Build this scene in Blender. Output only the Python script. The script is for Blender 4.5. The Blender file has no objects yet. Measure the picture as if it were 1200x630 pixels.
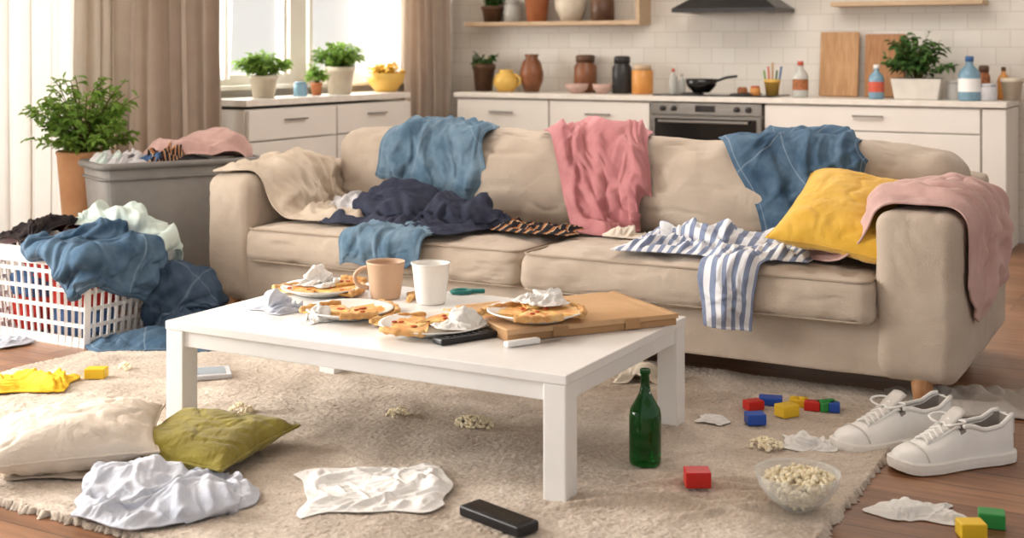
import bpy, bmesh, math, random
import numpy as np
from mathutils import Vector, Matrix, noise
RN=random.Random(7)
A=math.radians(29); CA,SA=math.cos(A),math.sin(A)
H=1.4; F=1500.0
def C(x,y): return (x*CA-y*SA, x*SA+y*CA)
def P(u,v,z=0.0):
    y=F*(H-z)/(v-60.0); x=(u-600)*y/F
    X,Y=C(x,y); return (X,Y,z)
def KX(u,Y):
    t=(u-600)/F; return (t*Y*CA-Y*SA)/(CA+t*SA)
def KY(u,X):
    t=(u-600)/F; return -X*(CA+t*SA)/(SA-t*CA)
def depth(X,Y): return -X*SA+Y*CA
SCN=bpy.context.scene
COL=SCN.collection
def lin(c):
    return tuple(((x/255.0)/12.92 if x/255.0<=.04045 else ((x/255.0+.055)/1.055)**2.4) for x in c)+(1.0,)
# ---------------------------------------------------------------- materials
def M(name,c,c2=None,rough=.7,scale=8,bump=0,bscale=150,metal=0,trans=0,spec=.4,sheen=0,transl=0,alpha=1,coat=0,detail=4,stretch=(1,1,1),ior=1.45,wr=0,wscale=9):
    m=bpy.data.materials.new(name); m.use_nodes=True
    nt=m.node_tree; N=nt.nodes; L=nt.links
    b=N['Principled BSDF']; b.inputs['Roughness'].default_value=rough
    b.inputs['Metallic'].default_value=metal
    b.inputs['Specular IOR Level'].default_value=spec
    b.inputs['IOR'].default_value=ior
    b.inputs['Transmission Weight'].default_value=trans
    b.inputs['Coat Weight'].default_value=coat
    b.inputs['Sheen Weight'].default_value=sheen
    tc=N.new('ShaderNodeTexCoord'); mp=N.new('ShaderNodeMapping'); mp.inputs['Scale'].default_value=stretch
    L.new(tc.outputs['Object'],mp.inputs['Vector'])
    if c2 is None: c2=tuple(max(0,x*.93) for x in c)
    n=N.new('ShaderNodeTexNoise'); n.inputs['Scale'].default_value=scale; n.inputs['Detail'].default_value=detail
    L.new(mp.outputs[0],n.inputs['Vector'])
    r=N.new('ShaderNodeValToRGB'); r.color_ramp.elements[0].position=.35; r.color_ramp.elements[1].position=.65
    r.color_ramp.elements[0].color=lin(c); r.color_ramp.elements[1].color=lin(c2)
    L.new(n.outputs['Fac'],r.inputs['Fac']); L.new(r.outputs[0],b.inputs['Base Color'])
    prevn=None
    if wr>0:
        n3=N.new('ShaderNodeTexNoise'); n3.inputs['Scale'].default_value=wscale; n3.inputs['Detail'].default_value=3; n3.inputs['Distortion'].default_value=1.3
        L.new(mp.outputs[0],n3.inputs['Vector'])
        bp3=N.new('ShaderNodeBump'); bp3.inputs['Strength'].default_value=wr; bp3.inputs['Distance'].default_value=.05
        L.new(n3.outputs['Fac'],bp3.inputs['Height']); prevn=bp3; L.new(bp3.outputs[0],b.inputs['Normal'])
    if bump>0:
        n2=N.new('ShaderNodeTexNoise'); n2.inputs['Scale'].default_value=bscale; n2.inputs['Detail'].default_value=3
        L.new(mp.outputs[0],n2.inputs['Vector'])
        bp=N.new('ShaderNodeBump'); bp.inputs['Strength'].default_value=bump; bp.inputs['Distance'].default_value=.01
        L.new(n2.outputs['Fac'],bp.inputs['Height'])
        if prevn: L.new(prevn.outputs[0],bp.inputs['Normal'])
        L.new(bp.outputs[0],b.inputs['Normal'])
    if transl>0:
        out=N['Material Output']; t=N.new('ShaderNodeBsdfTranslucent'); t.inputs['Color'].default_value=lin(c)
        mx=N.new('ShaderNodeMixShader'); mx.inputs[0].default_value=transl
        L.new(b.outputs[0],mx.inputs[1]); L.new(t.outputs[0],mx.inputs[2])
        last=mx
        if alpha<1:
            tr=N.new('ShaderNodeBsdfTransparent'); m2=N.new('ShaderNodeMixShader'); m2.inputs[0].default_value=alpha
            L.new(tr.outputs[0],m2.inputs[1]); L.new(mx.outputs[0],m2.inputs[2]); last=m2
        L.new(last.outputs[0],out.inputs['Surface'])
    return m
def clearmat(name,c,fac):
    m=M(name,c,c,rough=.05)
    N=m.node_tree.nodes;L=m.node_tree.links
    tr=N.new('ShaderNodeBsdfTransparent'); mxs=N.new('ShaderNodeMixShader')
    lw=N.new('ShaderNodeLayerWeight'); lw.inputs[0].default_value=.25
    mt=N.new('ShaderNodeMath'); mt.operation='MULTIPLY_ADD'; mt.inputs[1].default_value=.5; mt.inputs[2].default_value=fac
    L.new(lw.outputs['Facing'],mt.inputs[0]); L.new(mt.outputs[0],mxs.inputs[0])
    L.new(tr.outputs[0],mxs.inputs[1]); L.new(N['Principled BSDF'].outputs[0],mxs.inputs[2]); L.new(mxs.outputs[0],N['Material Output'].inputs['Surface'])
    return m
def denim(name,c,c2,seam=None):
    m=M(name,c,c2,rough=.9,scale=9,bump=.3,bscale=420,detail=8,spec=.12,wr=.2,wscale=16)
    nt=m.node_tree;N=nt.nodes;L=nt.links
    b=N['Principled BSDF']; src=b.inputs['Base Color'].links[0].from_socket
    uv=N.new('ShaderNodeUVMap'); sp=N.new('ShaderNodeSeparateXYZ'); L.new(uv.outputs[0],sp.inputs[0])
    prev=src
    for ax,pos in ((0,.04),(0,.96),(1,.04),(1,.96),(0,.42),(1,.7)):
        s=N.new('ShaderNodeMath'); s.operation='SUBTRACT'; L.new(sp.outputs[ax],s.inputs[0]); s.inputs[1].default_value=pos
        a=N.new('ShaderNodeMath'); a.operation='ABSOLUTE'; L.new(s.outputs[0],a.inputs[0])
        l=N.new('ShaderNodeMath'); l.operation='LESS_THAN'; L.new(a.outputs[0],l.inputs[0]); l.inputs[1].default_value=.005
        f=N.new('ShaderNodeMath'); f.operation='MULTIPLY'; L.new(l.outputs[0],f.inputs[0]); f.inputs[1].default_value=.4
        mx=N.new('ShaderNodeMix'); mx.data_type='RGBA'; L.new(f.outputs[0],mx.inputs[0]); L.new(prev,mx.inputs[6]); mx.inputs[7].default_value=lin(seam or (150,166,180))
        prev=mx.outputs[2]
    L.new(prev,b.inputs['Base Color'])
    return m
def stripes(name,ca,cb,n=16,duty=.5,c3=None):
    m=M(name,ca,rough=.9,bump=.2,bscale=300,spec=.15,wr=.15,wscale=14)
    nt=m.node_tree;N=nt.nodes;L=nt.links;b=N['Principled BSDF']
    uv=N.new('ShaderNodeUVMap'); sp=N.new('ShaderNodeSeparateXYZ'); L.new(uv.outputs[0],sp.inputs[0])
    mu=N.new('ShaderNodeMath'); mu.operation='MULTIPLY'; mu.inputs[1].default_value=n; L.new(sp.outputs[0],mu.inputs[0])
    fr=N.new('ShaderNodeMath'); fr.operation='FRACT'; L.new(mu.outputs[0],fr.inputs[0])
    r=N.new('ShaderNodeValToRGB'); r.color_ramp.interpolation='CONSTANT'
    r.color_ramp.elements[0].color=lin(ca); r.color_ramp.elements[1].color=lin(cb); r.color_ramp.elements[1].position=duty
    if c3:
        e=r.color_ramp.elements.new(duty+.25); e.color=lin(c3)
    L.new(fr.outputs[0],r.inputs[0]); L.new(r.outputs[0],b.inputs['Base Color'])
    return m
# ---------------------------------------------------------------- mesh helpers
def tag(o,label,cat,group=None,kind=None):
    o["label"]=label; o["category"]=cat
    if group: o["group"]=group
    if kind: o["kind"]=kind
    return o
def struct(o): o["kind"]="structure"; return o
def thing(name,label,cat,loc=(0,0,0),rot=0,group=None):
    e=bpy.data.objects.new(name,None); COL.objects.link(e); e.location=loc; e.rotation_euler=(0,0,rot)
    e.empty_display_size=.05
    return tag(e,label,cat,group)
def mk(name,verts,faces,mat,parent=None,smooth=True,loc=(0,0,0),rot=(0,0,0),uvs=None):
    me=bpy.data.meshes.new(name); me.from_pydata([tuple(v) for v in verts],[],[tuple(f) for f in faces]); me.update()
    if uvs is not None:
        ul=me.uv_layers.new(name='UVMap')
        li=np.empty(len(me.loops),dtype=np.int32); me.loops.foreach_get('vertex_index',li)
        ul.data.foreach_set('uv',np.asarray(uvs,dtype=np.float32)[li].reshape(-1))
    if smooth:
        me.polygons.foreach_set('use_smooth',[True]*len(me.polygons))
    me.materials.append(mat)
    o=bpy.data.objects.new(name,me); COL.objects.link(o); o.location=loc; o.rotation_euler=rot
    if parent: o.parent=parent
    return o
def frombm(name,bm,mat,parent=None,smooth=False,loc=(0,0,0),rot=(0,0,0)):
    me=bpy.data.meshes.new(name); bmesh.ops.recalc_face_normals(bm,faces=bm.faces); bm.to_mesh(me); bm.free()
    if smooth:
        for p in me.polygons: p.use_smooth=True
    me.materials.append(mat)
    o=bpy.data.objects.new(name,me); COL.objects.link(o); o.location=loc; o.rotation_euler=rot
    if parent: o.parent=parent
    return o
def boxes(name,lst,mat,parent=None,bevel=.004,loc=(0,0,0),rot=(0,0,0),seg=2):
    bm=bmesh.new()
    for b in lst:
        r=bmesh.ops.create_cube(bm,size=1.0)
        t=b[6] if len(b)>6 else 1.0
        for v in r['verts']:
            k=t if v.co.z<0 else 1.0
            v.co=Vector((b[0]+v.co.x*b[3]*k,b[1]+v.co.y*b[4]*k,b[2]+v.co.z*b[5]))
        if bevel>0:
            es={e for v in r['verts'] for e in v.link_edges}
            bmesh.ops.bevel(bm,geom=list(es),offset=min(bevel,min(b[3:6])*.45),segments=seg,affect='EDGES',profile=.6)
    return frombm(name,bm,mat,parent,False,loc,rot)
def box(name,x0,x1,y0,y1,z0,z1,mat,parent=None,bevel=.004,seg=2):
    return boxes(name,[(0,0,(z1-z0)/2,x1-x0,y1-y0,z1-z0)],mat,parent,bevel,loc=((x0+x1)/2,(y0+y1)/2,z0),seg=seg)
def lathe(name,prof,mat,parent=None,loc=(0,0,0),rot=(0,0,0),seg=32,smooth=True,sx=1,sy=1,cap=True,wob=0):
    vs=[];fs=[];uv=[]
    n=len(prof)
    for i,(r,z) in enumerate(prof):
        for k in range(seg):
            a=2*math.pi*k/seg
            rr=r*(1+wob*math.sin(3*a+i))
            vs.append((rr*math.cos(a)*sx,rr*math.sin(a)*sy,z)); uv.append((k/seg,z))
    for i in range(n-1):
        for k in range(seg):
            k2=(k+1)%seg
            fs.append((i*seg+k,i*seg+k2,(i+1)*seg+k2,(i+1)*seg+k))
    if cap:
        fs.append(tuple(reversed(range(seg)))); fs.append(tuple((n-1)*seg+k for k in range(seg)))
    return mk(name,vs,fs,mat,parent,smooth,loc,rot,uv)
def tube(name,pts,r,mat,parent=None,closed=False,seg=8,loc=(0,0,0),rot=(0,0,0)):
    pts=[Vector(p) for p in pts]; n=len(pts); vs=[];fs=[]
    rs=r if isinstance(r,(list,tuple)) else [r]*n
    nrm=None
    for i in range(n):
        if closed: t=(pts[(i+1)%n]-pts[i-1])
        else: t=pts[min(i+1,n-1)]-pts[max(i-1,0)]
        if t.length<1e-9: t=Vector((0,0,1))
        t.normalize()
        if nrm is None:
            nrm=t.orthogonal().normalized()
        else:
            nrm=(nrm-t*nrm.dot(t))
            nrm=nrm.normalized() if nrm.length>1e-6 else t.orthogonal().normalized()
        bn=t.cross(nrm)
        for k in range(seg):
            a=2*math.pi*k/seg
            vs.append(pts[i]+(nrm*math.cos(a)+bn*math.sin(a))*rs[i])
    m=n if closed else n-1
    for i in range(m):
        j=(i+1)%n
        for k in range(seg):
            k2=(k+1)%seg
            fs.append((i*seg+k,i*seg+k2,j*seg+k2,j*seg+k))
    if not closed:
        fs.append(tuple(reversed(range(seg)))); fs.append(tuple((n-1)*seg+k for k in range(seg)))
    return mk(name,vs,fs,mat,parent,True,loc,rot)
def cushion(name,half,r,bulge,mat,parent=None,loc=(0,0,0),rot=(0,0,0),cuts=26,amp=.006,freq=4,seed=0,sag=0):
    bm=bmesh.new(); bmesh.ops.create_cube(bm,size=2.0)
    bmesh.ops.subdivide_edges(bm,edges=bm.edges[:],cuts=cuts,use_grid_fill=True)
    h=Vector(half)
    for v in bm.verts:
        q=Vector((math.copysign(abs(v.co[i])**.8,v.co[i]) for i in range(3)))
        p=Vector((q[i]*h[i] for i in range(3)))
        inn=Vector((max(-(h[i]-r),min(h[i]-r,p[i])) for i in range(3)))
        d=p-inn
        if d.length>1e-9: p=inn+d.normalized()*r
        f=[max(0,1-(p[i]/h[i])**2) for i in range(3)]
        for i in range(3):
            j,k=(i+1)%3,(i+2)%3
            p[i]+=math.copysign(1,q[i])*bulge[i]*f[j]*f[k]*(abs(q[i])>.3)
        if sag: p.z-=sag*(.5+.5*math.cos(p.x*3.1/h[0]*1.3+seed))*max(0,p.z/h[2])
        s=Vector((seed*7.1,seed*3.3,seed))
        nn=noise.noise_vector((p+s)*freq)+.5*noise.noise_vector((p+s)*freq*2.7)
        rd=abs(noise.noise((p+s)*freq*1.6+noise.noise_vector((p+s)*3)*.5)); 
        v.co=p+nn*amp-d.normalized()*max(0,.13-rd)*amp*6 if d.length>1e-9 else p+nn*amp
    return frombm(name,bm,mat,parent,True,loc,rot)
def pillow_mesh(w,h,t,n=56,amp=.01,seed=0,pinch=.08):
    vs=[];fs=[]
    def pt(i,j,side):
        x=2*i/n-1; y=2*j/n-1
        ex=1-pinch*(1-y*y)*abs(x)**2; ey=1-pinch*(1-x*x)*abs(y)**2
        z=t/2*((1-x**4)*(1-y**4))**.6*(1-.12*(x*x+y*y))
        v=Vector((x*ex*w/2,y*ey*h/2,side*z))
        sd=Vector((seed,seed*2,side))
        nz=noise.noise_vector(v*6+sd)*amp + noise.noise_vector(v*15+sd)*amp*.5
        rd=abs(noise.noise(v*9+sd+noise.noise_vector(v*4+sd)*.8)); rd2=abs(noise.noise(v*17+sd*2+noise.noise_vector(v*7+sd)*.8))
        nz=nz-Vector((0,0,side))*(max(0,.13-rd)*amp*5+max(0,.12-rd2)*amp*2.5)
        e=min(1,(1-max(abs(x),abs(y)))*6)
        return v+nz*(.3+.7*e)
    idx={}
    for s in (1,-1):
        for i in range(n+1):
            for j in range(n+1):
                if s==-1 and (i in(0,n) or j in (0,n)): idx[(s,i,j)]=idx[(1,i,j)]; continue
                idx[(s,i,j)]=len(vs); vs.append(pt(i,j,s))
    for s in (1,-1):
        for i in range(n):
            for j in range(n):
                q=(idx[(s,i,j)],idx[(s,i+1,j)],idx[(s,i+1,j+1)],idx[(s,i,j+1)])
                fs.append(q if s==1 else q[::-1])
    edge=[vs[idx[(1,i,0)]] for i in range(n)]+[vs[idx[(1,n,j)]] for j in range(n)]+[vs[idx[(1,n-i,n)]] for i in range(n)]+[vs[idx[(1,0,n-j)]] for j in range(n)]
    return vs,fs,edge
def blob(name,loc,rad,mat,amp=.25,freq=2.2,seed=0,sub=4,parent=None,ridged=True,rot=(0,0,0),smooth=True):
    bm=bmesh.new(); bmesh.ops.create_icosphere(bm,subdivisions=sub,radius=1)
    s=Vector((seed*5.3,seed*1.7,seed*9.1))
    for v in bm.verts:
        p=v.co.copy(); q=p*freq+s+noise.noise_vector(p*1.5+s)*.7
        n=noise.noise(q)
        if ridged: n=1-2.2*abs(n)-.6+ .5*(1-2*abs(noise.noise(q*2.1)))-.3
        r=1+amp*n
        c=p*r
        if c.z<-.55: c.z=-.55+(c.z+.55)*.15
        v.co=Vector((c.x*rad[0],c.y*rad[1],(c.z+.55)*rad[2]))
    return frombm(name,bm,mat,parent,smooth,loc,rot)
# ---------------------------------------------------------------- cloth relaxation
def collide(pos,cols,th):
    hit=np.zeros(len(pos),bool); nr=np.zeros_like(pos)
    for c in cols:
        if c[0]=='p':
            m=pos[:,2]<c[1]+th
            pos[m,2]=c[1]+th; hit|=m; nr[m]=(0,0,1)
        elif c[0]=='b':
            lo=np.array(c[1]);hi=np.array(c[2]);r=c[3]
            ctr=(lo+hi)/2; hf=(hi-lo)/2
            d=pos-ctr; q=np.abs(d)-(hf-r)
            m=(q<r+th).all(1)
            if not m.any(): continue
            qq=q[m]; dd=d[m]
            o=np.maximum(qq,0); ol=np.linalg.norm(o,axis=1)
            dist=np.where(ol>0,ol-r,qq.max(1)-r)
            n=np.where((ol>1e-9)[:,None],o/np.maximum(ol,1e-9)[:,None],np.eye(3)[qq.argmax(1)])
            n=n*np.where(dd<0,-1,1)
            pen=th-dist; k=pen>0
            ii=np.where(m)[0][k]
            pos[ii]+=n[k]*np.minimum(pen[k],.05)[:,None]; hit[ii]=True; nr[ii]=n[k]
        elif c[0]=='e':
            ctr=np.array(c[1]);rd=np.array(c[2])+th
            q=(pos-ctr)/rd; l=np.linalg.norm(q,axis=1); m=l<1
            if m.any():
                qn=q[m]/np.maximum(l[m],1e-6)[:,None]
                pos[m]=ctr+qn*rd; g=qn/rd; g/=np.linalg.norm(g,axis=1)[:,None]
                hit|=m; nr[m]=g
    return hit,nr
def folds(X,Y,amp,wl,fdir,spread,seed,mode='soft'):
    rs=np.random.RandomState(seed); W=0
    for k in range(4):
        a=rs.rand()*6.28; f=2*math.pi/(wl*(2.6+rs.rand()*2.5)); W=W+np.sin((X*math.cos(a)+Y*math.sin(a))*f+rs.rand()*6.28)
    Z=0;tot=0
    for k in range(5):
        th=fdir+(k-2)*spread*.55+rs.randn()*spread*.4; f=math.pi/(wl*(.7+rs.rand()*1.1)); wt=(.55+.6*rs.rand())*min(1.3,(math.pi/f)/wl)
        s=np.sin((X*math.cos(th)+Y*math.sin(th))*f+rs.rand()*6.28+W*.6)
        a=rs.rand()*6.28; env=np.clip(.5+.8*np.sin((X*math.cos(a)+Y*math.sin(a))*2*math.pi/(wl*4.5)+rs.rand()*6.28+W*.4),0,1)
        if mode=='crisp': pr=(1-np.abs(s))**1.2
        elif mode=='ridge': pr=np.exp(-(s/.45)**2)
        elif mode=='wide': pr=np.exp(-(s/.62)**2)
        else: pr=np.sqrt(s*s+.004)
        Z=Z+(wt*pr*(.08+.92*env))**2.5; tot+=wt
    return amp*Z**(1/2.5)
def drape(name,label,cat,mat,center,size,res=40,rot=0,amp=.025,wl=.14,fdir=0,spread=.5,lean=.5,cols=(),mask=None,steps=80,iters=6,mu=.7,th=.008,kb=.2,thick=.005,seed=1,group=None,up=3,dome=0,pd=.03,pwl=None,crisp=False,shape=.35,wav=1.0,parent=None,pmode='ridge',fine=.42):
    w,h=size; nx=res; ny=max(10,int(round(res*h/w)))
    if ny>60: ny=60
    def param(nx,ny):
        u,v=np.meshgrid(np.linspace(0,1,nx),np.linspace(0,1,ny))
        a_=2*u-1; b_=2*v-1
        rs=np.random.RandomState(seed+100); p=rs.rand(6)*6.28
        ax=a_*((1-shape)+shape*np.sqrt(1-b_*b_/2)); by=b_*((1-shape)+shape*np.sqrt(1-a_*a_/2))
        X=ax*w/2; Y=by*h/2
        X=X+np.abs(a_)*wav*w*(.035*np.sin(b_*2.6+p[0])+.012*np.sin(b_*6+p[1])); Y=Y+np.abs(b_)*wav*h*(.045*np.sin(a_*2.8+p[2])+.014*np.sin(a_*7+p[3]))
        return u,v,X,Y,p,rs
    u,v,X,Y,p,rs=param(nx,ny)
    mk_=np.ones((ny,nx),bool)
    if mask is not None: mk_=mask(u,v)
    Z=folds(X,Y,amp,wl,fdir,spread,seed,'crisp' if crisp else 'soft')
    if dome: Z=Z+dome*np.clip(1-((u-.5)**2+(v-.5)**2)*4,0,1)**.7
    X2=X+lean*Z*math.cos(fdir)*(1 if rs.rand()>.5 else -1)
    Y2=Y+lean*.5*Z*math.sin(p[4])
    cr,sr=math.cos(rot),math.sin(rot)
    pos=np.stack([center[0]+X2*cr-Y2*sr,center[1]+X2*sr+Y2*cr,center[2]+Z],-1).reshape(-1,3)
    g=np.arange(nx*ny).reshape(ny,nx)
    M1=mk_.reshape(-1); G=[]
    def add(a,b,k):
        a=a.reshape(-1); b=b.reshape(-1); ok=M1[a]&M1[b]; a=a[ok]; b=b[ok]
        if ok.any(): G.append((a,b,np.linalg.norm(pos[a]-pos[b],axis=1),k))
    for q in (0,1):
        add(g[:,q:nx-1:2],g[:,q+1:nx:2],1.0); add(g[q:ny-1:2,:],g[q+1:ny:2,:],1.0)
        add(g[q:ny-1:2,:-1],g[q+1:ny:2,1:],.6); add(g[q:ny-1:2,1:],g[q+1:ny:2,:-1],.6)
        for sk,kk in ((2,kb),):
            c=[i for i in range(nx-sk) if (i//sk)%2==q]
            if c: add(g[:,c],g[:,[i+sk for i in c]],kk)
            c=[i for i in range(ny-sk) if (i//sk)%2==q]
            if c: add(g[c,:],g[[i+sk for i in c],:],kk)
    prev=pos.copy()
    for s in range(steps):
        vel=(pos-prev)*.95; l=np.linalg.norm(vel,axis=1); vel*=np.minimum(1,.025/np.maximum(l,1e-9))[:,None]
        prev=pos.copy(); pos=pos+vel; pos[:,2]-=.002
        hit=np.zeros(len(pos),bool); nr=np.zeros_like(pos)
        for it in range(iters):
            for a,b,r,k in G:
                d=pos[b]-pos[a]; L=np.sqrt((d*d).sum(1))+1e-9
                c=d*((L-r)/L*.5*k)[:,None]
                pos[a]+=c; pos[b]-=c
            if it%3==2 or it==iters-1:
                h2,n2=collide(pos,cols,th); nr[h2]=n2[h2]; hit|=h2
        d=pos-prev; dn=(d*nr).sum(1)[:,None]*nr; tg=d-dn
        pos[hit]-=mu*tg[hit]
    Pc=pos.reshape(ny,nx,3); mc=mk_.astype(float)
    nx2=(nx-1)*up+1; ny2=(ny-1)*up+1
    def ups(Aq):
        B=np.empty((ny,nx2)); xs=np.linspace(0,nx-1,nx2)
        for j in range(ny): B[j]=np.interp(xs,np.arange(nx),Aq[j])
        Cc=np.empty((ny2,nx2)); ys=np.linspace(0,ny-1,ny2)
        for i in range(nx2): Cc[:,i]=np.interp(ys,np.arange(ny),B[:,i])
        return Cc
    G3=np.stack([ups(Pc[...,k]) for k in range(3)],-1)
    mf=ups(mc)>.995
    def smooth(Q,n):
        for k in range(n):
            Q2=Q.copy(); mm=mf[1:-1,1:-1]&mf[:-2,1:-1]&mf[2:,1:-1]&mf[1:-1,:-2]&mf[1:-1,2:]
            av=(Q[1:-1,1:-1]*2+Q[:-2,1:-1]+Q[2:,1:-1]+Q[1:-1,:-2]+Q[1:-1,2:])/6
            Q2[1:-1,1:-1][mm]=av[mm]
            if mask is None:
                Q2[0,1:-1]=(Q[0,:-2]+2*Q[0,1:-1]+Q[0,2:])/4; Q2[-1,1:-1]=(Q[-1,:-2]+2*Q[-1,1:-1]+Q[-1,2:])/4
                Q2[1:-1,0]=(Q[:-2,0]+2*Q[1:-1,0]+Q[2:,0])/4; Q2[1:-1,-1]=(Q[:-2,-1]+2*Q[1:-1,-1]+Q[2:,-1])/4
            Q=Q2
        return Q
    G3=smooth(G3,8)
    u,v,X,Y,_,_=param(nx2,ny2)
    er=mf.copy(); acc=np.zeros((ny2,nx2)); K=14
    for k in range(K):
        e2=np.zeros_like(er)
        e2[1:-1,1:-1]=er[1:-1,1:-1]&er[:-2,1:-1]&er[2:,1:-1]&er[1:-1,:-2]&er[1:-1,2:]
        er=e2; acc+=er
    edge=np.clip(acc/K,0,1); edge=edge*edge*(3-2*edge)*.92+.08
    du=np.gradient(G3,axis=1); dv=np.gradient(G3,axis=0)
    nn=smooth(np.cross(du,dv)*1e4,8)
    nn/=np.maximum(np.linalg.norm(nn,axis=2),1e-9)[...,None]
    tu=du/np.maximum(np.linalg.norm(du,axis=2),1e-9)[...,None]
    pw=pwl or wl*.9; md='crisp' if crisp else pmode
    D=(folds(X,Y,pd,pw,fdir,spread,seed+21,md)+folds(X,Y,pd*fine,pw*.45,fdir+.4,spread*1.4,seed+31,md))*edge
    G3=G3+nn*D[...,None]+tu*(D*.5*math.cos(fdir))[...,None]
    for c in cols:
        if c[0]=='p': G3[...,2]=np.maximum(G3[...,2],c[1]+thick*.5)
    g=np.arange(nx2*ny2).reshape(ny2,nx2)
    fm=mf[:-1,:-1]&mf[:-1,1:]&mf[1:,1:]&mf[1:,:-1]
    faces=np.stack([g[:-1,:-1],g[:-1,1:],g[1:,1:],g[1:,:-1]],-1)[fm]
    used=np.zeros(nx2*ny2,bool); used[faces.reshape(-1)]=True
    mp=-np.ones(nx2*ny2,int); mp[used]=np.arange(used.sum())
    vs=G3.reshape(-1,3)[used]; uvs=np.stack([u.reshape(-1),v.reshape(-1)],-1)[used]
    o=np.array([vs[:,0].mean(),vs[:,1].mean(),vs[:,2].min()])
    ob=mk(name,(vs-o).tolist(),mp[faces].tolist(),mat,parent,True,tuple(o),(0,0,0),uvs)
    sd=ob.modifiers.new('solid','SOLIDIFY'); sd.thickness=thick; sd.offset=0
    if not parent: tag(ob,label,cat,group)
    return ob
# ================================================================ MATERIALS
m_wall=M('wall_paint',(233,227,218),(228,221,211),rough=.9,scale=3)
m_white=M('white_lacquer',(236,231,224),(231,225,217),rough=.4,scale=2)
m_tablew=M('table_white',(240,238,235),(232,229,226),rough=.32,scale=3,spec=.5)
m_top=M('worktop',(237,231,222),(228,221,211),rough=.35,scale=12)
m_sofa=M('sofa_fabric',(206,190,173),(195,178,161),rough=.98,scale=5,bump=.6,bscale=300,sheen=.2,spec=.04,wr=.25,wscale=5)
m_sofa2=M('sofa_seam',(178,161,144),rough=.95,bump=.2)
m_cur=M('curtain_beige',(218,203,188),(209,193,178),rough=.95,bump=.2,bscale=300,spec=.1,transl=.28)
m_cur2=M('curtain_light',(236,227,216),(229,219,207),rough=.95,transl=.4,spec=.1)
m_sheer=M('sheer_voile',(244,239,232),(239,233,226),rough=.9,transl=.5,alpha=.94,spec=.05)
m_steel=M('steel',(150,146,142),(135,131,127),rough=.3,metal=.9,scale=3,stretch=(1,1,30))
m_dark=M('dark_metal',(60,58,58),rough=.35,metal=.4)
m_blackg=M('black_glass',(22,20,20),rough=.12,spec=.6)
m_leg=M('leg_wood',(184,136,94),(164,116,76),rough=.5,scale=10,stretch=(8,8,1))
m_board=M('board_wood',(198,156,114),(178,134,92),rough=.55,scale=6,stretch=(8,8,1))
m_shelf=M('shelf_wood',(208,182,152),(193,165,133),rough=.6,scale=6,stretch=(1,8,8))
m_porc=M('porcelain',(244,241,236),(239,235,229),rough=.2,coat=.3)
m_tissue=M('tissue',(250,248,245),(246,243,239),rough=.95,wr=.15,wscale=30,spec=.05,transl=.2)
m_tissuec=M('tissue_cream',(240,230,214),(232,221,204),rough=.95,wr=.15,wscale=30,spec=.05,transl=.15)
m_paper=M('paper',(246,244,241),(241,238,236),rough=.9,wr=.25,wscale=14,spec=.05)
m_card=M('cardboard',(208,172,134),(198,160,121),rough=1,scale=3,bump=.2,bscale=60,spec=.02)
m_cardd=M('cardboard_edge',(186,146,107),rough=.95,spec=.05)
m_mug=M('mug_tan',(202,168,140),(194,159,130),rough=.45)
m_black=M('black_plastic',(36,35,38),(28,27,30),rough=.35)
m_btn=M('button_grey',(70,70,73),rough=.5)
m_green=M('green_glass',(20,130,45),(14,110,34),rough=.06,trans=.8,ior=1.45)
m_glass=clearmat('clear_glass',(240,244,244),.12)
m_pop=M('popcorn',(252,243,220),(245,229,192),rough=.9,scale=60)
m_leaf=M('leaf_green',(146,180,86),(104,146,58),rough=.5,scale=14,transl=.4)
m_leaf2=M('leaf_dark',(92,130,70),(68,104,52),rough=.5,scale=14,transl=.2)
m_stem=M('stem',(110,100,58),rough=.7)
m_soil=M('soil',(70,50,36),(50,36,26),rough=1,bump=.5,bscale=60)
m_plas=M('white_plastic',(243,241,239),(236,234,232),rough=.4)
m_bin=M('bin_grey',(156,152,148),(146,142,138),rough=.55,bump=.05)
m_bin2=M('bin_rim',(132,128,125),rough=.5)
m_denim=denim('denim_blue',(120,144,162),(86,112,134))
m_denimd=denim('denim_dark',(74,90,110),(54,70,90),(112,126,142))
m_denimm=denim('denim_mid',(92,116,138),(64,88,112))
m_navy=M('navy_cotton',(68,72,88),(52,55,70),rough=.95,bump=.3,bscale=200,spec=.08,wr=.15,wscale=12)
m_pink=M('pink_knit',(202,138,140),(188,122,126),rough=.95,bump=.4,bscale=300,sheen=.2,spec=.08,wr=.15,wscale=12)
m_pinkp=M('pink_pale',(210,175,168),(198,161,154),rough=.95,bump=.35,bscale=260,sheen=.2,spec=.08,wr=.15,wscale=10)
m_cream=M('cream_cotton',(226,214,200),(216,203,188),rough=.95,bump=.25,bscale=260,spec=.08,wr=.25,wscale=9)
m_beiget=M('beige_throw',(212,197,180),(200,184,166),rough=.95,bump=.3,bscale=200,spec=.08,wr=.2,wscale=10)
m_greyt=M('light_grey_cotton',(212,210,212),(200,198,202),rough=.9,bump=.2,spec=.08,wr=.15,wscale=14)
m_sheet=M('pale_blue_cotton',(208,211,220),(195,199,211),rough=.9,bump=.15,spec=.08,wr=.2,wscale=14)
m_yel=M('yellow_velvet',(232,186,78),(220,170,60),rough=.9,bump=.3,bscale=280,sheen=.25,spec=.08,wr=.2,wscale=7)
m_yelc=M('yellow_cotton',(240,200,74),(228,182,54),rough=.9,bump=.2,spec=.08,wr=.15,wscale=14)
m_olive=M('olive_velvet',(154,141,60),(132,119,46),rough=.9,bump=.3,bscale=240,sheen=.25,spec=.08,wr=.3,wscale=11)
m_mint=M('mint_cotton',(204,215,209),(190,204,198),rough=.9,wr=.15,wscale=12,spec=.08)
m_redc=M('red_cotton',(206,64,54),(186,50,44),rough=.9)
m_bluec=M('blue_cotton',(88,122,166),(68,102,148),rough=.9)
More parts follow.
